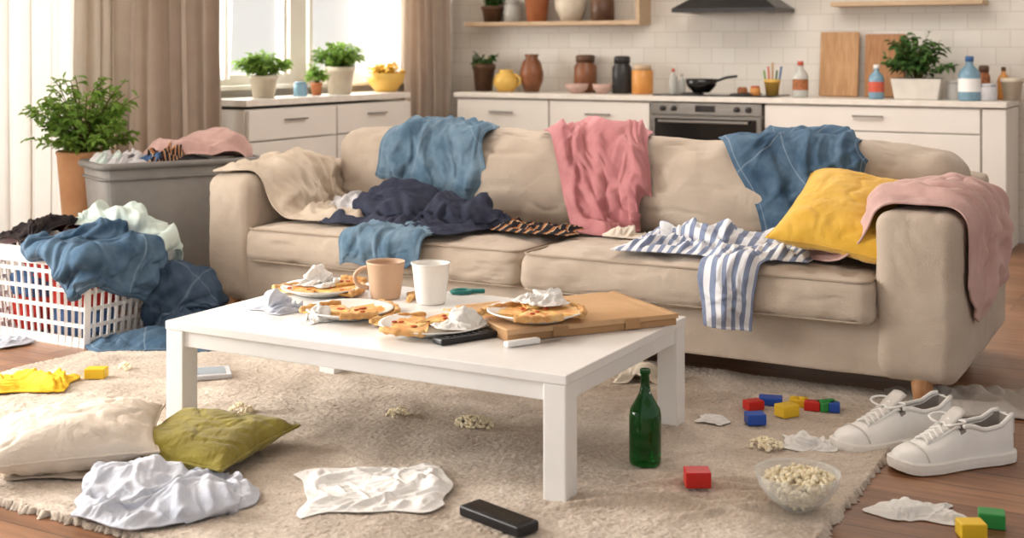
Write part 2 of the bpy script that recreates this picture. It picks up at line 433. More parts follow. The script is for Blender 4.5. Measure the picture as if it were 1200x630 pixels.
m_black_c=M('black_cotton',(66,58,56),(40,38,42),rough=.95,spec=.08,scale=20)
m_greyr=M('grey_rag',(204,197,190),(190,182,174),rough=.95,bump=.5,bscale=160,spec=.08,wr=.15)
m_stripe=stripes('blue_white_stripe',(228,229,233),(134,145,172),n=18,duty=.52)
m_orst=stripes('black_orange_pattern',(44,42,46),(170,112,70),n=13,duty=.66,c3=(206,188,162))
m_sole=M('rubber_sole',(244,240,235),(234,229,222),rough=.55)
m_shoe=M('white_leather',(243,241,237),(236,233,229),rough=.45,bump=.05,bscale=90)
m_shoei=M('shoe_lining',(140,134,128),rough=.9)
m_tong=M('shoe_tongue',(218,213,207),rough=.7)
m_lace=M('lace_white',(250,248,245),rough=.8,bump=.2)
m_pizza=M('pizza_cheese',(246,212,134),(228,156,82),rough=.5,scale=26,bump=.5,bscale=60,detail=5)
m_crust=M('pizza_crust',(230,188,128),(200,144,86),rough=.8,scale=30,bump=.4,bscale=60)
m_pep=M('tomato_red',(204,96,54),(182,74,40),rough=.5)
m_wick=M('planter_tan',(212,162,120),(196,144,102),rough=.75,scale=6,bump=.1,bscale=60)
m_terra=M('terracotta',(198,128,88),(178,108,70),rough=.8)
def wood_floor():
    m=bpy.data.materials.new('floor_planks'); m.use_nodes=True; nt=m.node_tree;N=nt.nodes;L=nt.links;b=N['Principled BSDF']
    tc=N.new('ShaderNodeTexCoord'); br=N.new('ShaderNodeTexBrick')
    L.new(tc.outputs['Object'],br.inputs['Vector'])
    br.inputs['Scale'].default_value=1; br.inputs['Brick Width'].default_value=1.5; br.inputs['Row Height'].default_value=.17
    br.inputs['Mortar Size'].default_value=.0025; br.inputs['Color1'].default_value=lin((160,116,84)); br.inputs['Color2'].default_value=lin((130,90,63)); br.inputs['Mortar'].default_value=lin((66,44,31))
    mp=N.new('ShaderNodeMapping'); mp.inputs['Scale'].default_value=(1.2,14,1); L.new(tc.outputs['Object'],mp.inputs[0])
    n=N.new('ShaderNodeTexNoise'); n.inputs['Scale'].default_value=3; n.inputs['Detail'].default_value=8; L.new(mp.outputs[0],n.inputs[0])
    r=N.new('ShaderNodeValToRGB'); r.color_ramp.elements[0].color=(.5,.47,.45,1); r.color_ramp.elements[1].color=(1.1,1.05,1,1); r.color_ramp.elements[0].position=.3;r.color_ramp.elements[1].position=.65
    L.new(n.outputs['Fac'],r.inputs[0])
    mx=N.new('ShaderNodeMix'); mx.data_type='RGBA'; mx.blend_type='MULTIPLY'; mx.inputs[0].default_value=.8
    L.new(br.outputs[0],mx.inputs[6]); L.new(r.outputs[0],mx.inputs[7]); L.new(mx.outputs[2],b.inputs['Base Color'])
    b.inputs['Roughness'].default_value=.35
    return m
def tile_mat():
    m=bpy.data.materials.new('wall_tiles'); m.use_nodes=True; nt=m.node_tree;N=nt.nodes;L=nt.links;b=N['Principled BSDF']
    tc=N.new('ShaderNodeTexCoord'); sp=N.new('ShaderNodeSeparateXYZ'); cb=N.new('ShaderNodeCombineXYZ'); L.new(tc.outputs['Object'],sp.inputs[0])
    L.new(sp.outputs[0],cb.inputs[0]); L.new(sp.outputs[2],cb.inputs[1])
    br=N.new('ShaderNodeTexBrick'); L.new(cb.outputs[0],br.inputs['Vector']); br.offset=.5
    br.inputs['Scale'].default_value=1; br.inputs['Brick Width'].default_value=.2; br.inputs['Row Height'].default_value=.13
    br.inputs['Mortar Size'].default_value=.003; br.inputs['Color1'].default_value=lin((230,224,215)); br.inputs['Color2'].default_value=lin((224,217,207)); br.inputs['Mortar'].default_value=lin((206,197,186))
    L.new(br.outputs[0],b.inputs['Base Color']); b.inputs['Roughness'].default_value=.3
    bp=N.new('ShaderNodeBump'); bp.inputs['Strength'].default_value=.3; bp.inputs['Distance'].default_value=.003; bp.invert=True
    L.new(br.outputs['Fac'],bp.inputs['Height']); L.new(bp.outputs[0],b.inputs['Normal'])
    return m
RF=P(808,590)
RUGC=(-2.8,3.99)
def rug_mat(name,ca,cb):
    m=bpy.data.materials.new(name); m.use_nodes=True; nt=m.node_tree;N=nt.nodes;L=nt.links;b=N['Principled BSDF']
    tc=N.new('ShaderNodeTexCoord')
    n=N.new('ShaderNodeTexNoise'); n.inputs['Scale'].default_value=1.4; n.inputs['Detail'].default_value=9; n.inputs['Roughness'].default_value=.72; n.inputs['Distortion'].default_value=1.8
    L.new(tc.outputs['Object'],n.inputs[0])
    r=N.new('ShaderNodeValToRGB'); r.color_ramp.elements[0].position=.4; r.color_ramp.elements[1].position=.6
    r.color_ramp.elements[0].color=lin(ca); r.color_ramp.elements[1].color=lin(cb)
    L.new(n.outputs['Fac'],r.inputs[0])
    mp=N.new('ShaderNodeMapping'); mp.vector_type='TEXTURE'; mp.inputs['Location'].default_value=(RF[0]-RUGC[0],RF[1]-RUGC[1],0); mp.inputs['Rotation'].default_value=(0,0,A-.12); mp.inputs['Scale'].default_value=(.5,.30,1)
    L.new(tc.outputs['Object'],mp.inputs[0])
    a4=N.new('ShaderNodeVectorMath'); a4.operation='MULTIPLY'; L.new(mp.outputs[0],a4.inputs[0]); a4.inputs[1].default_value=(1,1,0)
    ln=N.new('ShaderNodeVectorMath'); ln.operation='LENGTH'; L.new(a4.outputs[0],ln.inputs[0])
    mr=N.new('ShaderNodeMapRange'); mr.inputs['From Min'].default_value=.4; mr.inputs['From Max'].default_value=1.1; mr.inputs['To Min'].default_value=.38; mr.inputs['To Max'].default_value=0; L.new(ln.outputs['Value'],mr.inputs[0])
    mb=N.new('ShaderNodeMix'); mb.data_type='RGBA'; L.new(mr.outputs[0],mb.inputs[0]); L.new(r.outputs[0],mb.inputs[6]); mb.inputs[7].default_value=lin((184,162,141))  # browner blend over the rumpled patch, fold shading put into the colour
    n2=N.new('ShaderNodeTexNoise'); n2.inputs['Scale'].default_value=100; n2.inputs['Detail'].default_value=5; L.new(tc.outputs['Object'],n2.inputs[0])
    r2=N.new('ShaderNodeValToRGB'); r2.color_ramp.elements[0].position=.3; r2.color_ramp.elements[1].position=.6
    r2.color_ramp.elements[0].color=(.7,.69,.68,1); r2.color_ramp.elements[1].color=(1,1,1,1); L.new(n2.outputs['Fac'],r2.inputs[0])
    mx=N.new('ShaderNodeMix'); mx.data_type='RGBA'; mx.blend_type='MULTIPLY'; mx.inputs[0].default_value=.7
    L.new(mb.outputs[2],mx.inputs[6]); L.new(r2.outputs[0],mx.inputs[7]); L.new(mx.outputs[2],b.inputs['Base Color'])
    b.inputs['Roughness'].default_value=1; b.inputs['Specular IOR Level'].default_value=.03; b.inputs['Sheen Weight'].default_value=.15
    bp=N.new('ShaderNodeBump'); bp.inputs['Strength'].default_value=.4; bp.inputs['Distance'].default_value=.01
    L.new(n2.outputs['Fac'],bp.inputs['Height']); L.new(bp.outputs[0],b.inputs['Normal'])
    return m
m_rug=rug_mat('rug_wool',(186,170,154),(220,206,191))
# ================================================================ ROOM
WX=-6.3; WY=9.95
struct(box('floor',-6.5,3.0,0.5,10.15,-.1,0,wood_floor(),bevel=0))
struct(box('wall_back',-6.5,3.0,WY,WY+.2,0,3.0,tile_mat(),bevel=0))
struct(box('ceiling',-6.5,3.0,.5,10.15,3.0,3.1,m_wall,bevel=0))
W_added=(1.2,3.6,.3,2.75); W1=(4.0,6.15,.12,2.65); W2=(6.78,9.45,1.14,2.65)  # first opening is an unseen window, added to light the foreground
lst=[]
def wl_(y0,y1,z0,z1): lst.append((WX-.1,(y0+y1)/2,(z0+z1)/2,.2,y1-y0,z1-z0))
wl_(.5,W_added[0],0,3); wl_(W_added[1],W1[0],0,3); wl_(W1[1],W2[0],0,3); wl_(W2[1],10.15,0,3)
for W in (W_added,W1,W2):
    wl_(W[0],W[1],0,W[2]); wl_(W[0],W[1],W[3],3)
struct(boxes('wall_left',lst,m_wall,bevel=0))
m_pane=clearmat('window_pane',(250,250,250),.03)
for n,(y0,y1,z0,z1) in enumerate((W1,W2,W_added)):  # last in the list is the added out-of-view window
    f=[];t=.09;x=WX-.06
    cy=(y0+y1)/2; zc=(z0+z1)/2
    f+=[(x,cy,z0+t/2,.1,y1-y0,t),(x,cy,z1-t/2,.1,y1-y0,t),(x,y0+t/2,zc,.1,t,z1-z0),(x,y1-t/2,zc,.1,t,z1-z0)]
    ym=KY(350,WX) if n==1 else cy
    f+=[(x,ym,zc,.12,.2 if n==1 else .06,z1-z0)]
    if n==1: f+=[(x+.02,ym-.16,zc,.08,.04,z1-z0-.1),(x+.02,ym+.16,zc,.08,.04,z1-z0-.1),(x+.06,cy,z0-.005,.22,y1-y0+.1,.03)]
    w=struct(boxes('window_%d'%(n+1),f,m_white,bevel=.006))
    g=struct(box('window_pane',x-.006,x+.006,y0+t,y1-t,z0+t,z1-t,m_pane,bevel=0))
    g.parent=w
struct(box('baseboard_left',WX,WX+.02,.5,5.5,0,.12,m_white))
struct(box('baseboard_back',-1.2,3.0,WY-.02,WY,0,.12,m_white))
def curtain(name,label,X,y0,y1,z0,z1,nf,amp,mat,thick=.004,seed=0,pinch=0):
    nx=nf*14; nz=36; vs=[];fs=[]
    for j in range(nz+1):
        tz=j/nz; z=z0+(z1-z0)*tz
        for i in range(nx+1):
            t=i/nx; a=t*nf*2*math.pi+2.2*noise.noise(Vector((t*4,tz*.6,seed+9)))
            k=.75+.6*noise.noise(Vector((t*5,tz*1.5,seed)))
            yy=y0+(y1-y0)*t+.02*math.sin(a*2+seed)*(1-.3*tz)+.02*noise.noise(Vector((t*3,tz*2,seed+1)))
            yc=(y0+y1)/2; yy=yc+(yy-yc)*(1-pinch*math.sin(math.pi*tz))
            vs.append((X+amp*k*(math.sin(a)+.25*math.sin(2.3*a+seed+tz))*(1-.15*tz),yy,z))
    for j in range(nz):
        for i in range(nx):
            a=j*(nx+1)+i; fs.append((a,a+1,a+nx+2,a+nx+1))
    o=mk(name,vs,fs,mat)
    if thick>0: s=o.modifiers.new('s','SOLIDIFY'); s.thickness=thick
    return tag(o,label,'curtain')
curtain('curtain','beige floor-length curtain with deep vertical folds at window',-5.88,5.68,6.62,.02,2.8,6,.075,m_cur,seed=1)
curtain('curtain','pale sunlit cream curtain panel beside the beige one',-6.0,5.42,5.78,.02,2.8,3,.05,m_cur2,seed=4)
curtain('curtain','beige curtain hanging in the corner by the kitchen',-6.12,9.12,9.86,.02,2.8,5,.06,m_cur,seed=2)
curtain('sheer_curtain','translucent white sheer curtain glowing with daylight',-6.1,3.7,5.6,.02,2.8,12,.055,m_sheer,thick=.0,seed=7)
curtain('sheer_curtain','translucent white sheer strip at bright kitchen window',-6.2,8.75,9.15,1.2,2.8,5,.025,m_sheer,thick=.0,seed=9)
curtain('sheer_curtain','translucent cream sheer strip beside the beige drape',-6.16,6.6,6.98,1.2,2.8,4,.03,m_sheer,thick=.0,seed=12)
rod=tube('curtain_rod',[(-6.05,3.7,2.84),(-6.05,6,2.84),(-6.05,9.9,2.84)],.015,m_dark); tag(rod,'dark metal curtain rod above the windows','curtain rod')
# ================================================================ KITCHEN
CT=1.05; FY=9.33
xl=KX(533,FY); xr=KX(1180,FY)
wt=box('worktop',xl,xr,FY-.02,WY-.005,CT-.04,CT,m_top); tag(wt,'continuous pale stone kitchen worktop along tiled wall','worktop')
def handle(parent,cx,y,cz,w,axis='x'):
    if axis=='x': l=[(cx,y-.025,cz,w,.012,.012),(cx-w/2+.01,y-.012,cz,.01,.025,.01),(cx+w/2-.01,y-.012,cz,.01,.025,.01)]
    else: l=[(y+.025,cx,cz,.012,w,.012),(y+.012,cx-w/2+.01,cz,.025,.01,.01),(y+.012,cx+w/2-.01,cz,.025,.01,.01)]
    return boxes('handle',l,m_steel,parent,bevel=.002)
def cab(x0,x1,label,zs):
    e=thing('kitchen_cabinet',label,'cabinet',((x0+x1)/2,FY,0),0,'white kitchen base cabinets')
    w=x1-x0
    boxes('body',[(0,.32,.555,w-.004,.58,.9),(0,.34,.05,w-.02,.5,.1)],m_white,e)
    for z0,z1 in zs:
        d=boxes('drawer',[(0,.015,(z0+z1)/2,w-.016,.03,z1-z0-.01)],m_white,e,bevel=.005)
        handle(d,0,0,(z0+z1)/2+(z1-z0)*.12,min(.22,w*.35))
    return e
ux=[KX(u,FY) for u in (535,643,762,895,1150)]
cab(ux[0],ux[1],'white drawer cabinet at window end of kitchen',[(.72,1.0),(.42,.72),(.12,.42)])
cab(ux[1],ux[2],'white drawer cabinet beside the oven',[(.72,1.0),(.42,.72),(.12,.42)])
cab(ux[3],ux[4],'wide white drawer cabinet with slim handles',[(.82,1.0),(.46,.82),(.12,.46)])
e=thing('end_cabinet','narrow white end panel cabinet closing the kitchen run','cabinet',((ux[4]+xr)/2,FY,0))
boxes('body',[(0,.3,.5,xr-ux[4]-.01,.6,1.0)],m_white,e,bevel=.006)
boxes('side_panel',[((xr-ux[4])/2-.012,.3,.5,.02,.58,.98)],m_wall,e)
ox0,ox1=ux[2]+.005,ux[3]-.005; ow=ox1-ox0
ov=thing('oven','built-in stainless steel oven with dark glass door','oven',((ox0+ox1)/2,FY,0))
boxes('body',[(0,.32,.55,ow,.58,.88)],m_steel,ov)
boxes('plinth',[(0,.34,.056,ow-.02,.5,.11)],m_white,ov)
boxes('control_panel',[(0,.0,.955,ow-.01,.03,.09)],m_steel,ov)
boxes('door',[(0,-.005,.63,ow-.01,.04,.54)],m_steel,ov,bevel=.006)
boxes('door_glass',[(0,-.03,.64,ow*.9,.012,.48)],m_blackg,ov)
boxes('handle',[(0,-.07,.86,ow*.8,.02,.02),(-ow*.36,-.045,.86,.015,.05,.015),(ow*.36,-.045,.86,.015,.05,.015)],m_steel,ov)
boxes('display',[(0,-.018,.957,.16,.006,.05)],m_blackg,ov)
for s in (-.38,-.28,.28,.38):
    lathe('knob',[(.0,0),(.022,0),(.02,.025),(0,.025)],m_dark,ov,loc=(ow*s,-.014,.957),rot=(math.pi/2,0,0),seg=16,cap=False)
hb=box('hob',ox0-.02,ox1+.05,FY+.08,FY+.52,CT,CT+.012,m_blackg); tag(hb,'black glass cooktop set into the pale worktop','hob')
for (dx,dy) in ((-.2,-.1),(.2,-.1),(.2,.12)):
    lathe('burner_ring',[(.09,0),(.09,.008),(.075,.012),(.075,0)],m_dark,hb,loc=(dx,dy,.012),cap=False)
hx=KX(857,WY-.3); hd=thing('range_hood','dark grey sloping range hood above the cooktop','range hood',(hx,WY-.01,1.705))
wh=.42
mk('canopy',[(-wh,-.5,0),(wh,-.5,0),(wh,0,0),(-wh,0,0),(-wh,-.5,.03),(wh,-.5,.03),(wh,0,.03),(-wh,0,.03),(-.16,-.3,.2),(.16,-.3,.2),(.16,0,.2),(-.16,0,.2)],
   [(3,2,1,0),(0,1,5,4),(1,2,6,5),(3,0,4,7),(2,3,7,6),(4,5,9,8),(5,6,10,9),(7,4,8,11),(6,7,11,10),(8,9,10,11)],m_dark,hd,smooth=False)
boxes('chimney',[(0,-.15,.72,.3,.28,1.06)],m_steel,hd)
boxes('grille',[(0,-.25,-.004,.6,.3,.01)],m_steel,hd)
sx0,sx1=KX(548,WY-.2),KX(752,WY-.2)
sh=box('shelf',sx0,sx1,WY-.25,WY-.001,1.62,1.655,m_shelf); tag(sh,'pale wooden wall shelf holding jars and pots','shelf')
boxes('side_panel',[((sx1-sx0)/2-.018,0,.035+.25,.035,.245,.5)],m_shelf,sh)
rx0,rx1=KX(975,WY-.2),KX(1153,WY-.2)
sh2=box('shelf',rx0,rx1,WY-.25,WY-.001,1.74,1.775,m_shelf); tag(sh2,'pale wooden wall shelf beside the range hood','shelf')
def prof(kind,w,h):
    r=w/2
    if kind=='jar': return [(0,0),(r*.9,0),(r,.03*h),(r,.68*h),(r*.72,.8*h),(r*.72,.84*h)]
    if kind=='bottle': return [(0,0),(r*.95,0),(r,.04*h),(r,.58*h),(r*.85,.68*h),(r*.35,.8*h),(r*.33,.9*h)]
    if kind=='vase': return [(0,0),(r*.6,0),(r*.95,.3*h),(r,.5*h),(r*.8,.78*h),(r*.5,.9*h),(r*.62,h),(r*.55,h),(r*.42,.9*h),(r*.6,.5*h),(0,.3*h)]
    if kind=='pot': return [(0,0),(r*.72,0),(r*.92,.8*h),(r,.8*h),(r,h),(r*.88,h),(r*.85,.82*h),(0,.8*h)]
    if kind=='bowl': return [(0,0),(r*.5,0),(r*.55,.06*h),(r*.9,.5*h),(r,h),(r*.94,h),(r*.8,.5*h),(r*.4,.15*h),(0,.12*h)]
    if kind=='can': return [(0,0),(r*.95,0),(r,.03*h),(r,.8*h),(r*.95,.82*h)]
def mcol(name,c,rough=.4,c2=None,**k): return M(name,c,c2,rough=rough,**k)
m_amber=mcol('amber_ceramic',(148,94,64),.3,(114,72,48)); m_orj=mcol('orange_jar',(218,154,84),.35,(204,136,68)); m_ylj=mcol('yellow_ceramic',(234,190,98),.4)
m_brj=mcol('brown_glaze',(108,78,58),.35,(80,56,42)); m_blj=mcol('black_jar',(50,48,48),.35); m_crv=mcol('cream_vase',(224,211,191),.5)
m_rose=mcol('rose_bowl',(206,172,160),.4); m_blub=mcol('blue_bottle',(146,184,206),.2,trans=.3); m_redl=mcol('red_cap',(204,92,70),.4)
m_clrb=mcol('clear_bottle',(226,226,220),.15,trans=.4); m_spice=mcol('spice',(188,116,74),.6,(130,84,54),scale=60)
m_whpot=mcol('white_planter',(226,218,208),.6)
def vessel(u,Y,w,h,kind,mat,name,label,cat,z=CT,lid=None,X=None,lab=None,group=None):
    if X is None: X=KX(u,Y); 
    else: Y=KY(u,X)
    s=depth(X,Y)/F; w*=s; h*=s
    e=thing(name,label,cat,(X,Y,z+.001),0,group)
    lathe('body',prof(kind,w,h),mat,e,seg=28,cap=False)
    if kind in('jar','can'):
        lathe('lid',[(0,.8*h),(w*.42,.8*h),(w*.42,.97*h),(w*.3,h),(0,h)],lid or mat,e,seg=24,cap=False)
    if kind=='bottle':
        lathe('cap',[(0,.88*h),(w*.2,.88*h),(w*.19,h),(0,h)],lid or mat,e,seg=16,cap=False)
    if lab:
        lathe('paper_label',[(w*.507,.2*h),(w*.507,.5*h)],lab,e,seg=28,cap=False)
    return e,s
Yk=9.7
def foliage(name,parent,n,R_,Hh,leaf,mat,seed,z0=0,droop=.3,per=9,stemr=.003,low=.25):
    r=random.Random(seed); vs=[];fs=[]
    stems_v=[];stems_f=[]
    for s in range(n):
        a=r.uniform(0,6.283); rr=R_*math.sqrt(r.uniform(0.02,1)); hh=Hh*(r.uniform(low,1))*(1-.35*(rr/R_)**2)
        tip=Vector((rr*math.cos(a),rr*math.sin(a),hh)); base=Vector((tip.x*.12,tip.y*.12,0))
        ctrl=Vector((tip.x*.45,tip.y*.45,hh*.8))
        pts=[]
        for k in range(7):
            t=k/6; p=base*(1-t)**2+ctrl*2*t*(1-t)+tip*t*t; pts.append(p)
        for k in range(6):
            b=len(stems_v); p=pts[k];q=pts[k+1]
            for w in (Vector((stemr,0,0)),Vector((-stemr*.5,stemr*.86,0)),Vector((-stemr*.5,-stemr*.86,0))):
                stems_v.append(p+w); stems_v.append(q+w*.8)
            for w in range(3):
                w2=(w+1)%3; stems_f.append((b+2*w,b+2*w2,b+2*w2+1,b+2*w+1))
        for k in range(per):
            t=r.uniform(.3,1.0); p=base*(1-t)**2+ctrl*2*t*(1-t)+tip*t*t
            d=Vector((r.uniform(-1,1),r.uniform(-1,1),r.uniform(-.35,.7))); 
            d+=Vector((tip.x,tip.y,0))/max(R_,.01)*.7; d.normalize(); side=d.cross(Vector((0,0,1)));
            if side.length<.1: side=Vector((1,0,0))
            side.normalize(); side=(side+Vector((0,0,r.uniform(-.5,.5)))).normalized(); l=leaf*r.uniform(.6,1.2); w=l*.3
            nn=side.cross(d)
            b=len(vs)
            vs+=[p,p+d*l*.35+side*w+nn*l*.05,p+d*l*.7+side*w*.75,p+d*l-Vector((0,0,droop*l)),p+d*l*.7-side*w*.75,p+d*l*.35-side*w+nn*l*.05,p+d*l*.5-nn*l*.08]
            fs+=[(b,b+1,b+6),(b+1,b+2,b+6),(b+2,b+3,b+6),(b+3,b+4,b+6),(b+4,b+5,b+6),(b+5,b,b+6)]
    mk('stems',stems_v,stems_f,m_stem,parent,loc=(0,0,z0))
    return mk(name,vs,fs,mat,parent,loc=(0,0,z0))
def plant(X,Y,z,potw,poth,kind,potmat,R_,Hh,leaf,n,mat,label,seed,per=9,name='potted_plant',low=.25):
    e=thing(name,label,'plant',(X,Y,z+.001))
    lathe('pot',prof('pot',potw,poth),potmat,e,seg=32,cap=False)
    lathe('soil',[(0,poth*.86),(potw*.42,poth*.84)],m_soil,e,seg=24,cap=False)
    foliage('leaves',e,n,R_,Hh,leaf,mat,seed,z0=poth*.85,per=per,low=low)
    return e
s=depth(KX(567,Yk),Yk)/F
plant(KX(567,Yk),Yk,CT,28*s,32*s,'pot',m_brj,.12,.16,.06,22,m_leaf2,'dark leafy plant in a brown glazed kitchen pot',3)
e,s=vessel(593,9.6,30,26,'vase',m_ylj,'jug','round yellow ceramic jug on the worktop','jug')
tube('handle',[(.1,0,.05),(.14,0,.08),(.14,0,.12),(.09,0,.15)],.01,m_ylj,e)
vessel(623,Yk,28,44,'vase',m_amber,'vase','tall brown glazed vase with a banded neck','vase')
vessel(676,9.6,28,11,'bowl',m_rose,'bowl','rose coloured ceramic bowl on the worktop','bowl',group='rose bowls')
vessel(706,9.62,24,11,'bowl',m_rose,'bowl','small rose ceramic bowl beside the jars','bowl',group='rose bowls')
vessel(686,Yk+.12,27,44,'jar',m_amber,'storage_jar','amber brown lidded storage jar','jar',lid=m_brj)
vessel(729,Yk,23,44,'jar',m_blj,'storage_jar','black lidded storage jar','jar',lid=m_blj)
vessel(753,Yk,25,34,'can',m_orj,'storage_jar','orange canister with a light lid','jar',lid=m_shelf)
vessel(789,Yk,10,30,'bottle',m_clrb,'oil_bottle','small clear oil bottle by the stove','bottle',lid=m_redl)
vessel(799,Yk+.05,9,24,'bottle',m_clrb,'oil_bottle','little clear bottle with a spout','bottle')
e,s=vessel(822,9.55,38,16,'bowl',m_blackg,'frying_pan','black cooking pan standing on the hob','pan',z=CT+.024)
tube('handle',[(.12,0,.09),(.2,.02,.12),(.28,.04,.13)],.01,m_black,e)
e=thing('utensil_holder','cup holding green and red kitchen tools','utensils',(KX(905,Yk),Yk,CT+.001))
lathe('cup',prof('pot',.13,.13),m_ylj,e,cap=False)
for i in range(5): tube('utensil',[(.02*i-.04,0,.02),(.035*i-.07,.01,.2+.03*(i%3))],.008,[m_leaf,m_redl,m_board,m_leaf2,m_bluec][i],e)
vessel(885,9.62,12,12,'can',m_orj,'spice_jar','small orange spice jar','jar',lid=m_redl,group='small spice jars')
vessel(870,9.68,12,10,'can',m_spice,'spice_jar','small brown spice jar','jar',group='small spice jars')
vessel(938,9.6,18,42,'bottle',m_clrb,'sauce_bottle','clear bottle with orange cap and amber sauce','bottle',lid=m_redl,lab=m_spice)
bx=KX(983,WY-.1)
b=boxes('cutting_board',[(0,0,.25,.3,.025,.5)],m_board,loc=(bx,WY-.12,CT+.003),rot=(-.13,0,0),bevel=.01); tag(b,'rectangular wooden cutting board leaning on the tiles','cutting board',group='cutting boards')
b=boxes('cutting_board',[(0,0,.24,.3,.02,.48)],m_leg,loc=(bx+.34,WY-.09,CT+.003),rot=(-.1,0,0),bevel=.01); tag(b,'darker wooden cutting board leaning on the tiles','cutting board',group='cutting boards')
vessel(1027,9.52,18,40,'bottle',m_blub,'soap_bottle','pale blue soap bottle with red label and white cap','bottle',lid=m_plas,lab=m_redl)
pX=KX(1076,9.6); e=thing('potted_plant','leafy green plant in a rectangular off-white planter','plant',(pX,9.6,CT+.001))
boxes('pot',[(0,0,.075,.36,.2,.15,.85)],m_whpot,e,bevel=.008); boxes('soil',[(0,0,.147,.33,.17,.01)],m_soil,e)
foliage('leaves',e,60,.26,.36,.075,m_leaf2,11,z0=.14,per=10,low=.3)
vessel(1136,9.5,25,52,'bottle',m_blub,'water_bottle','clear blue plastic bottle with blue cap','bottle',lid=m_bluec,lab=m_plas)
vessel(1117,9.7,16,22,'can',m_plas,'spice_jar','small white lidded jar','jar')
vessel(1157,9.55,22,20,'can',m_greyt,'container','grey plastic lidded tub on the worktop','container')
vessel(1153,9.75,14,40,'jar',m_spice,'storage_jar','jar of brown spices with a dark lid','jar',lid=m_brj)
vessel(1186,9.7,26,26,'pot',m_crv,'pot','small cream pot at the end of the worktop','pot')
vessel(1176,9.85,14,38,'bottle',m_orj,'sauce_bottle','orange bottle behind the cream pot','bottle',lid=m_brj)
zs=1.656;Ys=WY-.13
X=KX(577,Ys); plant(X,Ys,zs,.2,.14,'pot',m_brj,.13,.16,.06,22,m_leaf2,'small dark green plant in brown pot on shelf',21)
vessel(600,Ys,20,26,'jar',m_clrb,'storage_jar','clear glass jar on the wall shelf','jar',z=zs)
vessel(629,Ys,32,40,'pot',m_terra,'pot','terracotta coloured pot on the wall shelf','pot',z=zs)
vessel(669,Ys,38,48,'vase',m_crv,'vase','rounded cream ceramic vase on the wall shelf','vase',z=zs)
vessel(706,Ys,28,36,'jar',m_brj,'storage_jar','dark brown lidded jar on the wall shelf','jar',z=zs)
# ================================================================ WINDOW CABINET
UX=-5.78
y0,y1=6.72,8.72
e=thing('window_cabinet','long white low cabinet with drawers under the window','cabinet',((UX+WX)/2+.005,(y0+y1)/2,0))
hw=(UX-WX)/2; hl=(y1-y0)/2
boxes('body',[(-.01,0,.52,2*hw-.04,2*hl-.01,.96),(-.01,0,.03,2*hw-.1,2*hl-.05,.06)],m_white,e)
boxes('countertop',[(0,0,1.065-.02,2*hw-.01,2*hl+.01,.045)],m_top,e)
for k in range(2):
    cy=-hl/2+k*hl
    for z0,z1 in ((.78,1.0),(.42,.78),(.08,.42)):
        d=boxes('drawer',[(hw-.01,cy,(z0+z1)/2,.03,hl-.02,z1-z0-.012)],m_white,e,bevel=.005)
        handle(d,cy,hw+.005,(z0+z1)/2+.03,.24,'y')
uz=1.068
def wplant(u,pw,ph,R_,Hh,leaf,n,mat,potmat,label,seed,per=10,X=-5.98):
    Y=KY(u,X); s=depth(X,Y)/F
    return plant(X,Y,uz,pw*s,ph*s,'pot',potmat,R_*s,Hh*s,leaf,n,mat,label,seed,per=per,low=.45)
wplant(309,34,26,32,34,.05,80,m_leaf,m_crv,'bushy green herb in a cream pot on window cabinet',31,per=14)
wplant(398,36,32,32,36,.05,80,m_leaf,m_crv,'bushy green herb in a light clay pot by the window',32,per=14)
wplant(371,14,15,12,24,.05,16,m_leaf,m_terra,'small herb in a terracotta pot between larger plants',33,X=-5.95)
vessel(352,0,16,17,'can',m_blub,'candle_jar','small blue grey glass jar on window cabinet','jar',z=uz,X=-5.95)
e,s=vessel(452,0,46,22,'bowl',m_ylj,'flower_bowl','yellow bowl filled with yellow flowers','flower bowl',z=uz,X=-5.98)
m_fl=mcol('flower_yellow',(250,216,98),.7,(240,190,70))
foliage('flowers',e,46,.17,.15,.05,m_fl,41,z0=.1,per=8)
foliage('leaves',e,14,.15,.12,.05,m_leaf,42,z0=.1,per=6)
# ================================================================ SOFA
SX0,SX1=-4.66,-.87; SF=5.08
sofa=thing('sofa','long beige fabric sofa with soft boxy arms and wooden feet','sofa',(0,0,0))
sx=-2.76
sofa.location=(sx,5.7,0)
def sc(x0,x1,y0,y1,z0,z1): return ((x1-x0)/2,(y1-y0)/2,(z1-z0)/2),((x0+x1)/2-sx,(y0+y1)/2-5.7,(z0+z1)/2)
def part(name,x0,x1,y0,y1,z0,z1,r,b,seed,amp=.005,cuts=26,freq=4,sag=0):
    hf,lc=sc(x0,x1,y0,y1,z0,z1)
    return cushion(name,hf,r,b,m_sofa,sofa,lc,cuts=cuts,amp=amp,seed=seed,freq=freq,sag=sag)
part('base',SX0+.05,SX1-.05,SF+.02,6.32,.115,.36,.02,(0,0,0),1,amp=.002)
part('arm',SX0,-4.36,SF,6.32,.11,.76,.07,(.003,.006,.012),2,amp=.005,cuts=30)
part('arm',-1.2,SX1,SF,6.32,.11,.77,.07,(.003,.006,.012),3,amp=.005,cuts=30)
part('back_frame',SX0+.1,SX1-.08,6.14,6.36,.12,.84,.05,(0,0,.01),4)
part('seat_cushion',-4.37,-2.765,5.05,5.95,.325,.505,.055,(0,.02,.03),5,amp=.012,cuts=46)
part('seat_cushion',-2.755,-1.19,5.02,5.95,.325,.505,.055,(0,.02,.03),6,amp=.012,cuts=46)
part('back_cushion',-4.34,-2.775,5.78,6.16,.47,.965,.12,(.01,.08,.035),7,amp=.018,freq=3.5,cuts=46,sag=.03)
part('back_cushion',-2.745,-1.0,5.78,6.16,.47,.97,.12,(.01,.08,.035),8,amp=.018,freq=3.5,cuts=46,sag=.03)
